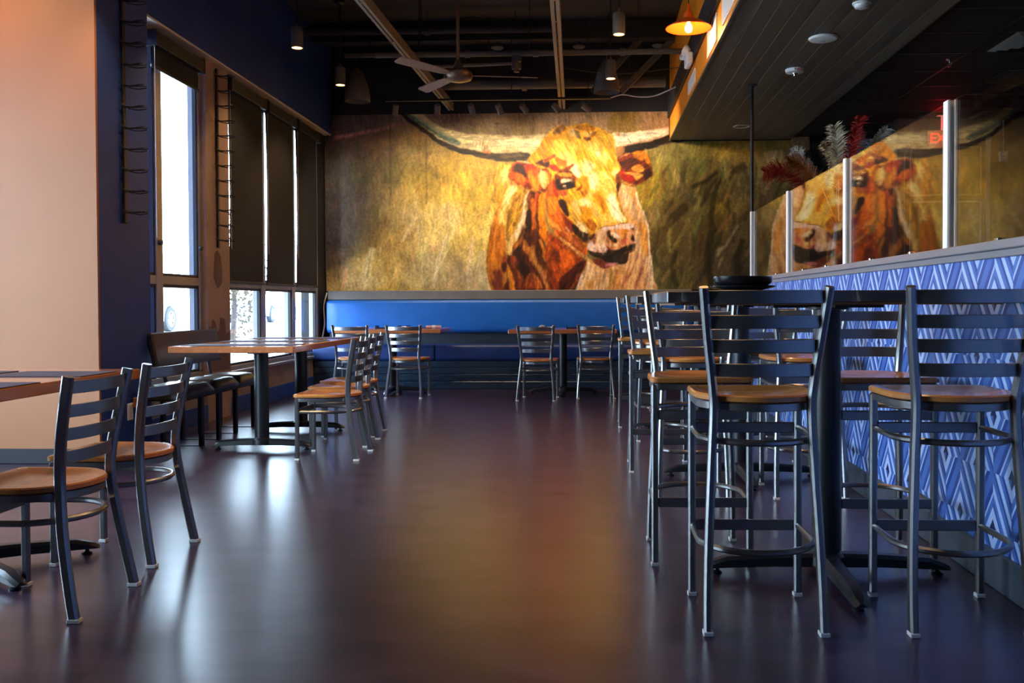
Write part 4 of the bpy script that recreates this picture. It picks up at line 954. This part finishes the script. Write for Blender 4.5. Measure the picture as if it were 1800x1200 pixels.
for h, s, w, a in (('d8c48c', '642,506 645,470 656,436', 13, .5), ('e0cca0', '762,506 770,460 786,412', 5, .6), ('dcc898', '772,470 784,440 797,405', 4, .5), ('d8bc98', '822,508 826,460 831,416', 5, .5), ('d0b878', '735,375 730,345 722,330', 9, .3), ('d8c090', '706,425 720,400 733,380', 5, .4), ('d4bc88', '739,505 741,450 735,395', 5, .4), ('8a7448', '694,395 698,415 702,427', 2.5, .7), ('5a4a30', '667,392 690,388', 2, .5), ('c8ae70', '676,500 670,480 664,470', 5, .4), ('a08a60', '805,450 810,480 806,505', 14, .3), ('c2a878', '838,508 842,470 850,440', 10, .45), ('b89858', '655,470 668,440 690,410', 6, .35),
                   ('3a2e10', '1180,385 1195,372 1208,362', 16, .6), ('2e260e', '1256,340 1250,385 1258,410', 10, .55), ('2c240e', '1215,330 1240,318 1262,302', 7, .6), ('30280f', '1230,360 1245,335 1262,310', 6, .55), ('3a3014', '1285,300 1300,296 1312,290', 14, .45), ('8a8040', '1208,300 1225,278', 12, .35), ('96863c', '1216,270 1228,258', 10, .4), ('b4923c', '1290,262 1330,250', 14, .4), ('3c3214', '1160,400 1150,440 1158,470', 6, .5), ('302810', '1188,440 1182,480 1190,505', 9, .5), ('2a220e', '1252,405 1244,450 1250,500', 12, .55), ('a8986c', '1260,450 1280,425 1298,395', 3, .6), ('b8a880', '1258,442 1272,434', 3, .6), ('a09468', '1262,470 1270,452', 2.5, .7), ('95885a', '1290,445 1300,420', 2.5, .5), ('28200e', '1305,420 1295,460 1300,505', 12, .5), ('9a8a4a', '1178,400 1175,430 1180,445', 5, .5), ('8c7c40', '1230,345 1222,372', 8, .5), ('a07e28', '1262,358 1275,375', 12, .4), ('a88c50', '1180,290 1190,310 1192,330', 10, .35), ('9c8c50', '1165,262 1170,290', 12, .35), ('8a7a48', '1152,352 1156,380', 5, .5), ('caa878', '1345,275 1375,270', 16, .5), ('a48c60', '1365,300 1340,340', 8, .3)):
    S_(h, s, w, min(.9, a * 1.45), 1.2)
for x in (686, 749): S_('2a2218', '%d,204 %d,270 %d,%d' % (x, x, x + 1, 345 if x < 700 else 360), 2.5, .35, .8)
for x in (873, 937, 1000): S_('3a2e22', '%d,198 %d,236' % (x, x), 1.2, .35, .4)
# ---- cow: far shoulder and left flank
P_('d9962e', '872,300 868,322 871,340 876,356 886,350 895,330 898,316 892,298 884,287 878,288'); P_('efc070', '881,300 893,296 894,312 887,326 879,318', 1.5, .8); S_('8a5612', '872,298 868,322 872,345 877,357', 2, .7)
P_('e0a468', '1086,322 1100,326 1115,327 1119,338 1121,352 1128,368 1134,385 1139,400 1141,420 1142,440 1146,460 1147,485 1146,518 1006,518 1016,494 1026,468 1030,458 1060,462 1100,440 1112,400 1096,375 1088,350', warp=.3)
P_('e09a48', '1106,334 1117,333 1119,346 1110,350', 2, .8); P_('ebbb8a', '1092,340 1104,338 1112,360 1116,378 1106,376 1098,360', 2, .8); P_('cf8c44', '1100,362 1108,372 1118,392 1113,394 1104,382', 1.5, .8)
P_('dd8c34', '1122,392 1136,398 1140,440 1133,452 1126,420', 2, .8); P_('e4ad78', '1116,410 1124,415 1128,450 1120,470 1112,480 1106,462 1114,445', 2, .8)
P_('ddb080', '1030,464 1048,474 1066,482 1070,496 1062,516 1012,516 1024,486', 1.5); P_('c08a50', '1048,480 1062,484 1056,500 1046,496', 2, .6); P_('c07f2c', '1030,496 1042,494 1044,506 1034,508', 2, .8)
S_('f2d6b8', '1119,338 1122,354 1131,374 1138,400 1141,430 1143,452 1147,480 1146,512', 3, .9, .7); S_('e8c8b4', '1134,450 1141,470 1142,512', 7, .5, 1.5)
for h, s, w in (('b06a48', '1122,445 1112,470 1098,498', 4), ('8a4030', '1129,470 1120,492 1117,508', 5), ('c07848', '1104,472 1098,492 1094,510', 6), ('8a5c20', '1085,474 1081,490 1076,512', 5), ('c87c30', '1092,470 1086,492 1083,512', 4), ('a0583c', '1110,480 1100,490 1094,505', 3), ('a87a30', '1073,472 1076,488 1068,510', 6), ('b87858', '1130,455 1126,480', 4), ('c89070', '1135,480 1132,510', 4)): S_(h, s, w, .75, 1)
S_('f0dcd0', '1024,484 1016,500 1011,514', 4, .9, .8, 6); S_('e8c9a4', '1030,463 1044,462', 3, .7)
P_('c8741c', '872,372 880,352 890,336 902,325 914,326 906,342 898,356 891,372 886,396 890,432 887,462 891,492 887,518 868,518 860,496 857,472 858,442 863,402', tex=100)
P_('eab45a', '897,322 912,326 905,341 897,356 889,372 884,392 876,396 874,382 880,360 890,338', 1.2, 1, tex=60); P_('f4d48a', '896,326 907,328 899,346 888,362 884,360', 1.2, .9, tex=60)
P_('b4600e', '864,402 876,396 880,420 880,450 872,470 861,480 858,450', 1.6, .9); S_('d88428', '872,398 869,430 871,460', 4, .7, 1); S_('d07818', '880,395 883,425 884,450', 4, .7, 1)
P_('6a2c14', '866,478 880,474 884,494 882,518 871,518 864,498', 1.5); P_('a03c10', '880,458 888,450 892,470 885,478', 1.2); S_('c06a28', '862,462 866,480 866,490', 2.5, .8); S_('6a3a0c', '865,396 858,440 857,474 866,514', 2, .7)
P_('b07a20', '912,326 926,330 921,352 916,376 908,396 899,413 892,424 887,402 893,376 903,350', tex=60, amt=.25); S_('d89c30', '913,352 908,372 903,390', 4, .8, 1); S_('dba648', '921,335 915,352 911,365', 3, .7); S_('7a4c14', '896,380 892,398 892,415', 4, .8, 1); S_('c4902e', '902,398 897,412', 4, .8)
P_('4a1e06', '929,338 945,335 953,345 951,382 956,422 962,452 966,482 962,518 886,518 892,490 888,462 894,436 904,428 912,414 922,390 928,365', tex=80, amt=.35)
P_('ecc49c', '925,336 929,335 926,351 922,364 926,372 923,386 913,406 907,421 903,414 906,404 915,386 919,370 921,352', .7, tex=60)
P_('e0a860', '897,416 903,412 902,430 896,448 891,440', 1, .95); P_('c8762a', '902,430 912,420 920,405 916,424 905,440', 1.2, .8)
for h, s in (('8a3c0c', '930,345 937,342 938,362 932,372'), ('c05a10', '935,352 940,350 943,372 938,385 934,372'), ('a83c0a', '940,342 948,340 946,362 941,360'), ('c85e10', '934,382 940,380 942,398 936,404 932,395'), ('20100a', '926,372 933,370 934,395 928,410 922,402'), ('2a1208', '905,440 912,430 916,448 908,458'), ('b46a24', '918,422 926,426 930,446 922,444'), ('32140a', '910,440 920,446 922,470 914,480 906,462'), ('a45a18', '924,430 934,440 938,456 930,456'), ('cc7a1c', '890,462 896,470 906,500 908,516 900,516 894,492'), ('c05c1c', '909,472 914,478 913,492 909,488'), ('8a3a14', '898,448 908,452 910,466 900,470'), ('241008', '918,462 930,466 932,486 922,492'), ('8a3c10', '926,484 940,480 942,498 930,506 922,500'), ('b05a20', '938,480 948,490 952,506 942,508'), ('c2481a', '932,498 940,500 938,508 932,507'), ('2c120a', '882,462 890,464 888,480 882,476'), ('5a2410', '905,490 918,494 920,516 908,516')): P_(h, s, .9, .9, tex=80, amt=.25)
P_('e67808', '947,346 955,338 958,360 959,390 966,412 974,442 963,432 952,416 947,400 946,372', .9); S_('f08c10', '952,355 952,380 956,400', 5, .8, 1)
S_('b87830', '934,432 940,460 955,482 966,512', 9, .85, 1.2); S_('3a1806', '948,436 962,468 978,500', 3.5, .85, .8); S_('d8801c', '949,420 960,450 972,482 982,510', 6, .95, .9); S_('f0a030', '957,450 964,468', 3, .9); S_('a0684c', '950,475 958,490 964,505', 5, .6, 1)
P_('7a2c06', '958,440 972,418 986,424 1006,440 1030,460 1022,480 1012,502 1004,518 968,518 964,480', tex=120, amt=.3); P_('b4480a', '962,425 978,424 990,438 1010,454 1006,470 992,486 980,496 972,480 964,455', 1.2, .95, tex=120, amt=.3); P_('d8600e', '986,440 1000,440 1011,452 1000,466 988,472 984,456', 1.5, .9, tex=120); P_('5a2008', '968,434 978,440 986,455 981,463 970,450', 1.2, .9); P_('3a1206', '984,490 1000,476 1020,460 1029,461 1016,496 1006,518 984,518', 1, 1, tex=60, amt=.35); S_('9a4a12', '1018,480 1008,500 1000,512', 4, .7, 1); P_('8a2c06', '961,405 972,412 984,424 974,426 964,418', 1, .9)
# ---- right horn, left horn
P_('d8c096', '1072,236 1110,232 1140,229 1180,223 1215,216 1222,236 1205,246 1178,252 1150,260 1118,268 1084,282 1078,262', .8, tex=0); P_('ecdcba', '1080,240 1110,235 1150,231 1180,226 1200,224 1178,234 1130,246 1100,254 1086,250', 1.2, .9, tex=0); P_('1e140c', '1096,258 1130,250 1160,243 1182,236 1220,232 1224,240 1200,248 1178,252 1150,260 1118,268 1094,273', .8, tex=0, amt=.4); P_('a06a34', '1082,262 1096,258 1097,268 1085,279', 1, .9); S_('b07850', '1098,256 1130,249 1165,240', 3, .6, .9); S_('c47850', '1083,235 1090,237', 5, .7, 1); S_('6a4a34', '1103,243 1109,252', 1.2, .8, .3); S_('4a3a30', '1150,258 1180,251 1205,246', 3, .6)
P_('cdb27c', '745,200 758,214 773,222 800,230 823,235 850,236 880,237 920,238 962,237 960,256 945,268 928,282 896,284.5 865,281 844,277 812,270 790,262 773,254 750,237 725,220 703,199 722,196', .7, tex=0)
P_('e0c68c', '775,226 823,238 880,240 955,241 948,258 920,262 880,262 840,256 805,246', 1.5, .8, tex=0); P_('eed9a4', '872,246 945,246 943,256 900,258', 2, .8, tex=0); P_('c8a47a', '830,252 846,250 862,258 864,270 846,268', 1.2, .8, tex=80, amt=.35); P_('b88a58', '846,252 858,254 863,268 850,267', 1, .7, tex=80, amt=.4)
for x in range(868, 912, 4): S_('a87840', '%d,%d %d,270' % (x + 3, 256 + (x * 7) % 6, x), 1.1, .55, .3)
P_('2a1c0c', '703,198 712,199 732,216 752,230 775,246 800,256 830,264 850,268 880,270 910,268 932,269 928,282 896,285 865,281 844,277 812,270 790,262 773,254 750,237 725,220', .8, tex=0, amt=.5); P_('5a4626', '880,272 905,268 925,272 910,279 888,279', 1.4, .7, tex=0); S_('c8641c', '848,267 863,270', 3, .9, .7)
P_('46564a', '712,198 728,204 745,218 765,230 790,242 810,250 800,254 775,243 752,228 730,214', 1, .8, tex=30, amt=.35); S_('7c947e', '728,204 748,218 775,234 800,247', 4, .7, 1.2); S_('22160e', '707,200 728,217 752,235 776,252', 5, .7, .8)
# ---- head
P_('e0991a', '958,240 970,230 985,220.5 998,222 1015,218 1030,216.5 1045,222 1060,228 1072,237 1079,244 1081,254 1082,266 1085,278 1090,290 1093,303 1090,316 1086,328 1083,340 1087,355 1093,373 1101,385 1112,394 1110,412 1060,420 1040,424 1020,440 1000,432 985,420 972,405 964,390 962,362 958,345 953,325 955,310 945,300 928,284 938,268 950,254', .8, tex=120, amt=.2)
for h, s, so in (('d8860a', '927,281 938,268 948,256 957,242 975,238 985,246 976,262 966,276 950,286 938,288', 1), ('ecb73c', '972,246 990,243 1012,254 1024,275 1020,300 1008,312 998,302 984,290 974,276 969,262', 2), ('f2cd6a', '984,268 1000,270 1014,285 1022,305 1012,312 1002,302 990,288', 3), ('f6dfa0', '1000,290 1016,290 1024,308 1012,314 1003,302', 2), ('8a5a28', '973,231 985,221.5 991,220 993,230 974,237', .8), ('c8a068', '1000,229 1010,225 1016,240 1003,241', 1), ('6a5420', '1010,228 1018,232 1021,244 1014,241', .8), ('a0640e', '1012,223 1028,217.5 1045,222.5 1043,229 1026,230 1014,227', .8), ('d8a850', '1020,232 1036,233 1049,226 1041,236 1035,241 1025,237', .9), ('5a3008', '1025,243 1035,240 1039,244 1032,248', .8), ('8a5010', '1040,232 1050,229 1046,236 1040,240', .8), ('b88a1c', '1050,230 1065,232 1078,240 1081,256 1075,263 1062,249 1050,239', 1.5), ('d2a428', '1052,232 1066,236 1074,243 1062,246', 1), ('b07a10', '1070,255 1080,262 1083,276 1076,270', 1.2), ('c88c14', '975,236 1000,236 1012,244 996,248', 1.5), ('efc050', '1030,252 1050,250 1064,265 1072,285 1062,292 1048,280 1036,268', 2.5), ('f3d27a', '1060,266 1074,278 1082,294 1090,302 1086,314 1075,306 1066,290', 1.5), ('dc9c10', '1011,264 1028,261 1027,278 1018,284', 1.5), ('e0940c', '1066,284 1074,280 1079,298 1071,302', 1.3), ('e6c68c', '1046,262 1054,266 1056,276 1048,274', 1.5), ('c89a3c', '1044,240 1056,254 1062,268 1052,262', 1.5), ('f4d88c', '1024,284 1044,286 1050,304 1040,312 1026,306', 2.5), ('e8a826', '1046,290 1058,296 1058,318 1048,314', 2), ('f5dc94', '1056,300 1072,312 1080,330 1082,345 1070,336 1060,318', 1.5),
                 ('3a1808', '941,285 955,280 966,285 963,296 954,292 946,289', .8), ('a03008', '964,291 980,292 983,301 970,299', .9), ('9a4a10', '954,281 972,271 976,274 960,285', .9), ('c8600a', '975,276 992,280 996,292 982,290', 1.2), ('8a3a10', '980,300 1000,292 1010,288 1002,298 985,304', 1),
                 ('c4560a', '960,342 970,318 977,330 981,350 986,370 991,385 1001,400 1012,420 1034,440 1024,448 1002,434 985,421 972,405 965,386 960,362', .9), ('e08a1c', '964,345 972,350 974,372 968,378 963,362', 1), ('a82c06', '972,314 979,334 981,350 975,342 971,328', .8), ('e27010', '970,352 979,346 983,370 987,386 979,389 970,372', 1), ('d8601a', '976,368 986,370 988,382 980,386', .9), ('2c1208', '981,355 992,351 1001,376 997,380 988,369', .9), ('7a2408', '988,372 1000,385 1014,396 1006,408 993,396', 1.2), ('1e1208', '1006,394 1016,397 1019,413 1010,411', .9), ('b85010', '970,392 984,398 1000,415 990,416 976,406', 1), ('e09038', '966,382 974,390 986,404 978,404 968,394', 1), ('2a140c', '1012,408 1026,404 1038,414 1036,428 1024,426', 1.3), ('8a3a10', '1000,408 1014,416 1028,432 1020,434 1004,420', 1),
                 ('6a2808', '974,309 985,302 1000,299 1012,309 1019,319 1015,329 1000,331 985,336 977,330', 1), ('e09a2a', '980,305 995,302 1007,306 1000,310 985,309', .8), ('e8c898', '985,317 992,312.5 1004,315 1000,320 988,322', .6), ('160c06', '977,327 988,323 1003,318 1013,322 1012,329 1000,331.5 985,333', .6), ('c89a70', '990,325 994,325 994,328 990,328', .4), ('a84a20', '981,335 993,334 998,342 986,344', .9), ('d9890f', '1012,319 1022,312 1034,312 1037,330 1031,344 1024,343 1020,335 1014,332', 1.2), ('7a3008', '1013,334 1024,324 1021,333 1015,337', .7), ('a86010', '1022,336 1034,338 1032,345 1024,344', .9), ('1e0e06', '975,318 982,314 984,322 977,326', .7),
                 ('efbe50', '1036,302 1052,302 1078,320 1083,340 1086,360 1095,378 1104,389 1090,391 1075,393 1060,397 1050,402 1044,380 1035,360 1030,345 1040,325', 1.6), ('f6dc9c', '1038,306 1050,308 1048,328 1040,334 1036,320', 2), ('f8e4b0', '1074,338 1082,345 1089,368 1100,386 1086,389 1072,370 1068,352', 1.5), ('e08a0c', '1042,341 1058,335 1063,358 1067,371 1060,377 1051,362 1041,350', 1.3), ('d0860e', '1018,366 1035,361 1043,380 1046,396 1036,404 1024,386', 1.5), ('f0cf90', '1019,350 1033,349 1041,361 1030,364 1021,359', 1.3), ('c8720c', '1056,352 1062,356 1066,372 1060,374', 1), ('f0b030', '1040,378 1051,382 1062,393 1050,402 1043,402', 1.2), ('a85a0c', '1034,384 1042,387 1049,398 1041,407 1030,396', 1.1), ('e8b45c', '1008,350 1018,356 1020,378 1012,380 1004,362', 1.5), ('c89030', '1004,366 1014,374 1022,392 1014,396 1004,380', 1.2), ('f0c890', '1014,388 1024,394 1036,408 1028,410 1016,400', 1.1),
                 ('7a3c0c', '1082,311 1090,300 1092,318 1087,336 1083,339 1083,325', .8), ('1a0e06', '1084,326 1088,322 1087,334 1084,335', .6)): P_(h, s, so, 1, tex=120, amt=.18)
S_('c07a10', '1084,338 1088,356 1095,374 1104,388', 2.6, .8, .7); S_('e09a58', '984,416 1005,434 1026,450 1043,462', 6, .95, .8, 4); S_('c87038', '988,402 1006,420 1026,440', 4, .8, .8); S_('6a2008', '982,410 1004,428 1028,446', 2.4, .8, .6); S_('f0b070', '1000,432 1020,446', 2.5, .8, .7); S_('e0b090', '994,398 1004,412', 3, .7, .7)
# ---- ears
P_('9a3406', '893,300 896,293 902,287 912,283 925,285 940,290 950,296 963,300 969,311 966,326 960,339 952,336 940,331 930,331 920,328 912,325 905,321 897,317 893.5,310', .8, warp=1.2, tex=30, amt=.35)
for h, s in (('2e1606', '902,292 912,287 922,294 926,310 918,309 905,300'), ('c8600c', '906,306 918,307 926,318 915,323 904,315'), ('b84a0a', '896,298 903,303 904,314 897,312'), ('a82806', '925,291 938,290 946,297 932,303 925,300'), ('e08a14', '928,301 936,297 946,302 948,318 944,336 937,328 930,313'), ('d04808', '936,298 946,299 944,308 938,308'), ('efc878', '946,306 955,301 961,312 959,331 953,331 947,318'), ('e0a030', '958,302 966,310 964,324 960,322'), ('d87c14', '930,320 938,332 946,340 938,336 930,331'), ('7a2206', '918,320 930,320 934,332 924,330')): P_(h, s, .8, .95, tex=100, amt=.2)
S_('e8c890', '908,282.5 920,284 934,288', 1.8, .9, .5)
P_('6a2406', '1085,279 1100,270 1115,266 1128,263 1137,270 1142,280 1146,292 1145,305 1141,312 1130,322 1120,326 1108,328 1098,322 1090,315 1092,305 1089,290', .8, warp=1.1, tex=30, amt=.3)
for h, s in (('d87a10', '1110,268 1130,264 1138,272 1145,290 1138,288 1130,275 1118,272'), ('4a1c06', '1091,286 1110,278 1126,282 1115,292 1105,297 1095,296'), ('d88a2a', '1111,293 1124,288 1133,298 1125,303 1112,300'), ('a81c04', '1090,300 1105,305 1116,318 1105,321 1092,312'), ('eaa040', '1095,304 1112,308 1118,317 1131,310 1126,304 1110,302'), ('2a1006', '1133,305 1142,295 1144,308 1134,315'), ('c06a18', '1112,272 1126,272 1132,282 1120,280'), ('e0a868', '1086,279 1100,271 1110,268 1098,274'), ('b87430', '1092,316 1104,322 1118,325 1106,328 1096,322')): P_(h, s, .8, .95, tex=30, amt=.2)
# ---- muzzle
P_('dba088', '1046,410 1055,401 1065,397.5 1080,396 1095,392.5 1110,392.5 1115,398 1117.5,409 1117,421 1116,432 1112,439 1098,442 1080,443 1065,444 1050,445 1035,443 1031,436 1033,426 1039,416', .7)
for h, s in (('eac4b4', '1060,400 1075,397.5 1095,394 1110,394 1114,400 1105,404.5 1085,403 1068,405.5 1058,408'), ('d8a878', '1050,408 1062,405 1068,420 1062,432 1050,425'), ('e8c4b0', '1033,429 1045,425 1048,436 1040,441.5 1033,438'), ('e4b8a4', '1052,432 1065,430 1068,440 1055,443'), ('8a4a30', '1044,414 1050,410 1049,424 1045,430 1041,422'), ('3a1a10', '1036,416 1046,410 1044,418 1038,424'), ('dc8a4a', '1069,405 1085,403 1100,405 1112,402 1116,412 1113,425 1105,432 1092,436.5 1075,437 1067,430 1064,418'), ('cf7c14', '1092,405 1104,403.5 1103,415 1096,417'), ('b06030', '1097,412 1106,410 1104,420 1097,422'), ('c85040', '1091,422 1100,420 1102,428 1094,430'), ('e8a070', '1100,408 1112,406 1110,416 1103,420'), ('f0c090', '1071,427 1080,429 1088,424 1086,431.5 1075,432.5'), ('120a06', '1066.5,408 1072,405 1073,412 1080,417 1084.5,422 1082.5,427 1076,424.5 1070,418 1067,414'), ('f2e0c8', '1074,409 1083,410 1090,416.5 1086,419.5 1078,414'), ('140c08', '1108,418 1113,412 1115.5,422 1111,424.5'), ('3a2010', '1109,401 1115,399 1114.5,406'), ('8a3018', '1064,430 1072,436 1081,440 1072,442'), ('d0806a', '1105,425 1112,423 1113.5,431 1106,433')): P_(h, s, .6, .95, tex=100, amt=.14, warp=.4)
P_('1c120c', '1031,440 1045,443.5 1065,443.5 1068,438 1075,440 1088,438 1098,434 1110,430 1116.5,427 1116.5,437 1112,443 1105,446 1104.5,456 1098,463 1085,465 1070,464 1055,455 1042,450', .7, tex=0, amt=.3); P_('3c2e22', '1076,452 1100,448 1100,456 1084,460', 1.5, .7, tex=0); S_('5a4c3c', '1038,445 1058,448 1066,447', 2, .6, .8); P_('6a2c20', '1042,457 1055,455 1068,462 1082,464 1076,469.5 1062,471.5 1050,466', .8); P_('b87270', '1064,465 1078,462 1087,463 1080,469.5 1068,468.5', .8, .9); S_('b85a10', '1097,444.5 1111,441', 2, .9, .5); S_('501810', '1046,462 1056,469 1066,471.5', 1.6, .8, .5); S_('1a0e08', '1050,403 1066,397.5 1080,396.5', 1.2, .6, .4); S_('241208', '1090,393.5 1103,391.5', 1.4, .6, .4)
brushes(420, 860, 965, 290, 512, 98, 12, 6, 20, 1.5, 4, .3, .5)
brushes(260, 960, 1030, 400, 512, 55, 20, 5, 16, 1.5, 4.5, .3, .5)
brushes(300, 965, 1092, 225, 400, -62, 22, 4, 12, 1.5, 4, .12, .45)
brushes(200, 1020, 1146, 330, 512, 82, 12, 8, 26, 2, 5, .14, .45)
brushes(120, 735, 935, 205, 282, -14, 10, 6, 20, 1.2, 3, .25, .45)
brushes(90, 893, 968, 285, 338, -40, 30, 3, 9, 1.5, 3.5, .3, .5)
brushes(70, 1088, 1145, 265, 326, -40, 30, 3, 9, 1.5, 3.5, .3, .5)
# canvas grain, then to linear pigment
CV *= np.clip(1 + .04 * RS.randn(HH, WW) + .02 * N0, .7, 1.3)[..., None]
CV = np.clip(CV, 0, 1)
LINC = np.where(CV <= .04045, CV / 12.92, ((CV + .055) / 1.055) ** 2.4)
LINC = np.clip(LINC * MURAL_GAIN, 0, .95)
mr_ = thing('mural', 'wall-wide painted mural of a longhorn cow in grass', 'mural', (0, 11.944, 0))
def make_mural(x0, x1, z0, z1):
    dx = 6.272 / 1056
    nx = int((x1 - x0) / dx); nz = int((z1 - z0) / dx); xs = np.linspace(x0, x1, nx + 1); zs = np.linspace(z0, z1, nz + 1); X_, Z_ = np.meshgrid(xs, zs)
    u = 1035.3927 + 135.561 * X_ - .3763 * Z_ + .2349 * X_ * Z_ + .4371 * X_ ** 2 + .0033 * Z_ ** 2
    v = 675.2328 - .0156 * X_ - 135.2167 * Z_ - .438 * X_ * Z_ - .003 * X_ ** 2 - .2397 * Z_ ** 2
    a = np.clip((u - U0) * SC, 0, WW - 1.01); b = np.clip((v - V0) * SC, 0, HH - 1.01); ja = a.astype(int); jb = b.astype(int); fa = (a - ja)[..., None]; fb = (b - jb)[..., None]
    c = LINC[jb, ja] * (1 - fa) * (1 - fb) + LINC[jb, ja + 1] * fa * (1 - fb) + LINC[jb + 1, ja] * (1 - fa) * fb + LINC[jb + 1, ja + 1] * fa * fb
    I, J = np.mgrid[0:nz, 0:nx]; k = (I * (nx + 1) + J); F = np.stack([k, k + 1, k + nx + 2, k + nx + 1], -1).reshape(-1, 4)
    me = bpy.data.meshes.new('canvas_panel'); nv = X_.size; me.vertices.add(nv); me.loops.add(F.size); me.polygons.add(len(F))
    me.vertices.foreach_set('co', np.stack([X_.ravel(), np.zeros(nv), Z_.ravel()], -1).astype(np.float32).ravel())
    me.loops.foreach_set('vertex_index', F.ravel().astype(np.int32)); me.polygons.foreach_set('loop_start', np.arange(0, F.size, 4, dtype=np.int32)); me.update(calc_edges=True); me.validate()
    at_ = me.color_attributes.new('pigment', 'FLOAT_COLOR', 'POINT'); at_.data.foreach_set('color', np.concatenate([c.reshape(-1, 3), np.ones((nv, 1))], 1).astype(np.float32).ravel())
    m = bpy.data.materials.new('mural_print'); m.use_nodes = True; nt = m.node_tree; n = nt.nodes.new('ShaderNodeVertexColor'); n.layer_name = 'pigment'; bs = nt.nodes['Principled BSDF']; nt.links.new(n.outputs[0], bs.inputs['Base Color']); bs.inputs['Roughness'].default_value = .55; bs.inputs['Specular IOR Level'].default_value = .3
    me.materials.append(m); o = bpy.data.objects.new('canvas_panel', me); COL.objects.link(o); o.parent = mr_
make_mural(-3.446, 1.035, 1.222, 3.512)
make_mural(1.035, 2.826, 1.222, 3.126)
make_mural(2.59, 2.826, 3.126, 3.17)
